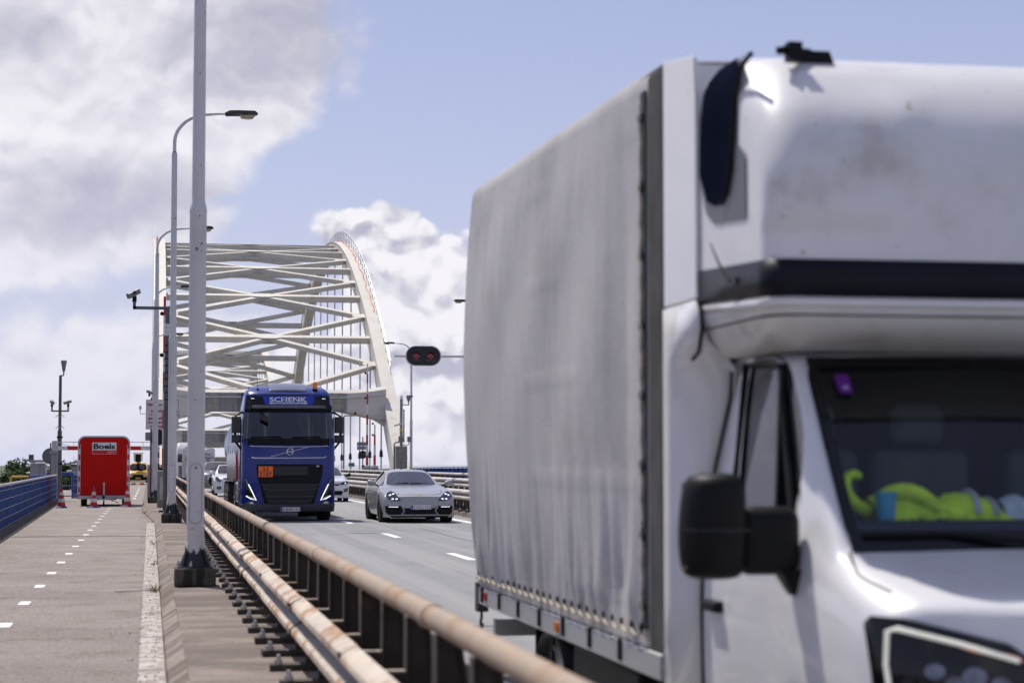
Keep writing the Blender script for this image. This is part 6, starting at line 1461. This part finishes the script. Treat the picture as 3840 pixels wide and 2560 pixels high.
# cones
cone_r = pmat('cone_red', (.48, .03, .02), .5, var=.08); cone_w = pmat('cone_white', (.62, .62, .62), .5); cone_b = pmat('cone_blue', (.015, .05, .26), .5)
def make_cone():
    c = thing('traffic_cone', '', 'traffic cone')
    MB().loft([[(x*q, y*q, z) for x, y in rrect(-.20, .20, -.20, .20, .05, 3)] for q, z in ((1, 0), (1, .03), (.8, .05))], closed=True, caps=True).build('base', cone_b, c)
    rad = lambda z: lerp(.145, .03, (z-.05)/.65)
    for z0, z1, mm in ((.05, .20, cone_r), (.20, .33, cone_w), (.33, .45, cone_r), (.45, .56, cone_w), (.56, .70, cone_r), (.70, .75, cone_b)):
        MB().lathe([(rad(z0), z0), (rad(z1), z1)], 20).build('band' if mm != cone_b else 'tip', mm, c)
    return c
c0 = make_cone()
for i, (x, y, s, lb) in enumerate(((-3.02, 71.2, .98, 'leftmost of three red and white cones, beside the blue sheeting'), (-1.92, 71.1, .98, 'middle red and white cone in front of the trailer drawbar'), (-.78, 72.3, 1.02, 'rightmost red and white cone at the trailer corner near the kerb'))):
    o = c0 if i == 0 else copy_tree(c0); o.location = (x, y, .006); o.scale = (s, s, s); tag(o, lb, 'traffic cone', 'cones round the trailer'); o.rotation_euler = (0, 0, i*.4)
# striped pole lying across the path
r = thing('striped_pole', 'red and white striped pole lying low across the far path', 'boom barrier', (-1.1, 118, 0))
for k in range(6): MB().tube([(-.2+k*.24, 0, .35), (.04+k*.24, 0, .35)], .06, 8).build('length', red_p if k % 2 else white_b, r)
for x in (-.15, 1.15): MB().box(x-.05, x+.05, -.2, .2, -.02, .3).build('foot', trim_m, r)
# dropped stick on the path
m = MB().bar((-.35, 0, .012), (.06, .25, .012), .04, .012); o = m.build('wood_strip', pmat('stick', (.55, .52, .48), .7), None); o.location = (-.05, 24.6, .006); tag(o, 'thin pale strip of wood lying on the path by the kerb line', 'stick')
# ================================================================== YELLOW ACCESS VAN ON THE PATH
yel = pmat('van_yellow', (.62, .36, .01), .4, coat=.6, var=.05)
ysp = dict(hw=[(0, .94), (.4, .99), (2.4, 1.0)], top=[(0, 1.05), (.2, 1.13), (.6, 1.25), (1.35, 1.95), (1.7, 2.05), (2.4, 2.07)], belt=[(0, .98), (.4, 1.1), (.7, 1.2), (2.4, 1.3)],
           rw=[(0, .80), (.6, .88), (1.35, .84), (2.4, .82)], edge=[(0, 1.0), (.2, 1.08), (.6, 1.2), (1.35, 1.88), (1.7, 1.97), (2.4, 1.98)], glass=(.6, 1.35, 2.0, 2.2), sill=.3, chin=.28, wheels=(.95,), arch=.4, wr=.35, R=.3, n=3, nose=lambda z: .1*max(0, z-.8), pillars=[])
c = Car('yellow_platform_van', 'yellow access-platform van standing far off on the path beyond the trailer', (-1.18, 200, gz(200)), yel, ysp, cat='van')
c.body([0, .2, .4, .55, .95, 1.35, 1.6, 2.0, 2.4]); D = c.dep; r = c.r
for s in (-1, 1):
    wheel(r, s*.99, .95, .35, .22, s); wheel(r, s*.99, 4.4, .35, .22, s); decal('headlight', mir([(.92, 1.0), (.55, .9), (.6, .8), (.9, .8)], s), D, reflector, r, off=.014)
    MB().box(s*1.18-.1, s*1.18+.1, .9, 1.0, 1.25, 1.6).build('wing_mirror', trim_m, r); MB().bar((s*.98, .95, 1.35), (s*1.15, .95, 1.4), .04, .04).build('mirror_arm', trim_m, r)
decal('grille', [(-.5, .86), (.5, .86), (.55, .45), (-.55, .45)], D, trim_m, r, off=.012); decal('bumper_trim', [(-.93, .62), (.93, .62), (.9, .33), (-.9, .33)], D, trim_m, r, off=.009); plate(r, 0, .5, lambda x, z: D(0, .5), None, mat=plate_y, off=.03)
MB().box(-1.0, 1.0, 2.4, 5.6, .6, .8).build('platform_bed', yel, r); MB().box(-.35, .35, 3.0, 3.8, .8, 2.0).build('turret', yel, r, bevel=.05)
MB().bar((0, 3.4, 2.1), (0, .8, 2.45), .32, .32).build('boom', yel, r); MB().box(-.3, .3, .2, .8, 2.1, 2.9).build('basket', trim_m, r)
for s in (-1, 1): MB().box(s*.38-.05, s*.38+.05, .15, .85, 2.2, 3.0).build('basket_post', yel, r)
MB().box(-.5, .5, .1, .9, 2.95, 3.02).build('basket_rail', yel, r)
# ================================================================== DISTANT WHITE LORRY AND MOTORHOME
mh = thing('white_motorhome', 'white motorhome queueing behind the grey off-road car', 'motorhome', (3.55, 148, gz(148)))
MB().loft([[(x, y, z) for x, z in rrect(-1.15, 1.15, .5, 2.75, .18, 4)] for y in (1.2, 6.5)], closed=True, caps=True).build('living_box', car_w, mh, smooth=40)
MB().loft([[(x, y, z) for x in (-1.13, 1.13)]+[(1.13, y2, z), (-1.13, y2, z)] for z, y, y2 in ((1.95, .55, 1.3), (2.1, .2, 1.3), (2.5, .12, 1.3), (2.72, .35, 1.3))], closed=True, caps=True).build('alcove', car_w, mh, bevel=.1, seg=3)
MB().loft([[(-w, y, z), (w, y, z), (w, 1.4, z), (-w, 1.4, z)] for z, y, w in ((.35, -.85, .95), (.9, -.95, 1.0), (1.15, -.6, .98), (1.3, -.2, .95), (1.95, .35, .85))], closed=True, caps=True).build('cab', car_w, mh, bevel=.06, seg=3)
MB().loft([[(-.82, -.17, 1.33), (.82, -.17, 1.33)], [(-.75, .27, 1.88), (.75, .27, 1.88)]]).build('windscreen', glass_k, mh, solid=.01)
for s in (-1, 1):
    MB().box(s*.72-.18, s*.72+.18, -.97, -.93, .82, 1.02).build('headlight', reflector, mh); wheel(mh, s*1.0, .1, .34, .22, s); wheel(mh, s*1.1, 4.9, .34, .22, s)
MB().box(-.45, .45, -.965, -.94, .55, .8).build('grille', trim_m, mh)
text('lettering', '~', .9, pmat('swirl_grey', (.18, .18, .22), .5), mh, lambda x, z: .115, .55, 2.05, off=.01, width=.55)
lw = thing('white_lorry', 'white lorry cab with tall roof far behind the lamp posts', 'lorry', (3.72, 196, gz(196)))
MB().loft([[(-w, y, z), (w, y, z), (w, 2.2, z), (-w, 2.2, z)] for z, y, w in ((.4, .05, 1.2), (1.0, 0, 1.22), (2.0, .02, 1.22), (3.0, .22, 1.2), (3.5, .5, 1.15), (3.95, 1.1, 1.1))], closed=True, caps=True).build('cab', car_w, lw, bevel=.12, seg=3)
MB().loft([[(-1.12, 0, 2.05), (1.12, 0, 2.05)], [(-1.08, .19, 2.85), (1.08, .19, 2.85)]]).build('windscreen', glass_k, lw, solid=.02)
for k in range(5): MB().box(-1.0, 1.0, -.04, .0, .75+k*.2, .88+k*.2).build('grille_slat', trim_m, lw)
MB().box(-1.15, 1.15, -.02, 2.0, .35, .65).build('front_bumper', blue, lw); MB().box(-.4, .4, .42, .5, 3.35, 3.5).build('name_board', pmat('swirl_grey', (.18, .18, .22), .5), lw)
MB().box(-1.25, 1.25, 2.9, 12.5, 1.0, 3.9).build('trailer_box', car_w, lw)
for s in (-1, 1):
    for yw in (1.3, 4.8, 9.5, 10.8): wheel(lw, s*1.2, yw, .48, .34, s)
    MB().box(s*1.4-.1, s*1.4+.1, .5, .65, 2.0, 2.8).build('mirror', trim_m, lw); MB().bar((s*1.18, .55, 2.6), (s*1.4, .55, 2.6), .06, .06).build('mirror_arm', trim_m, lw)
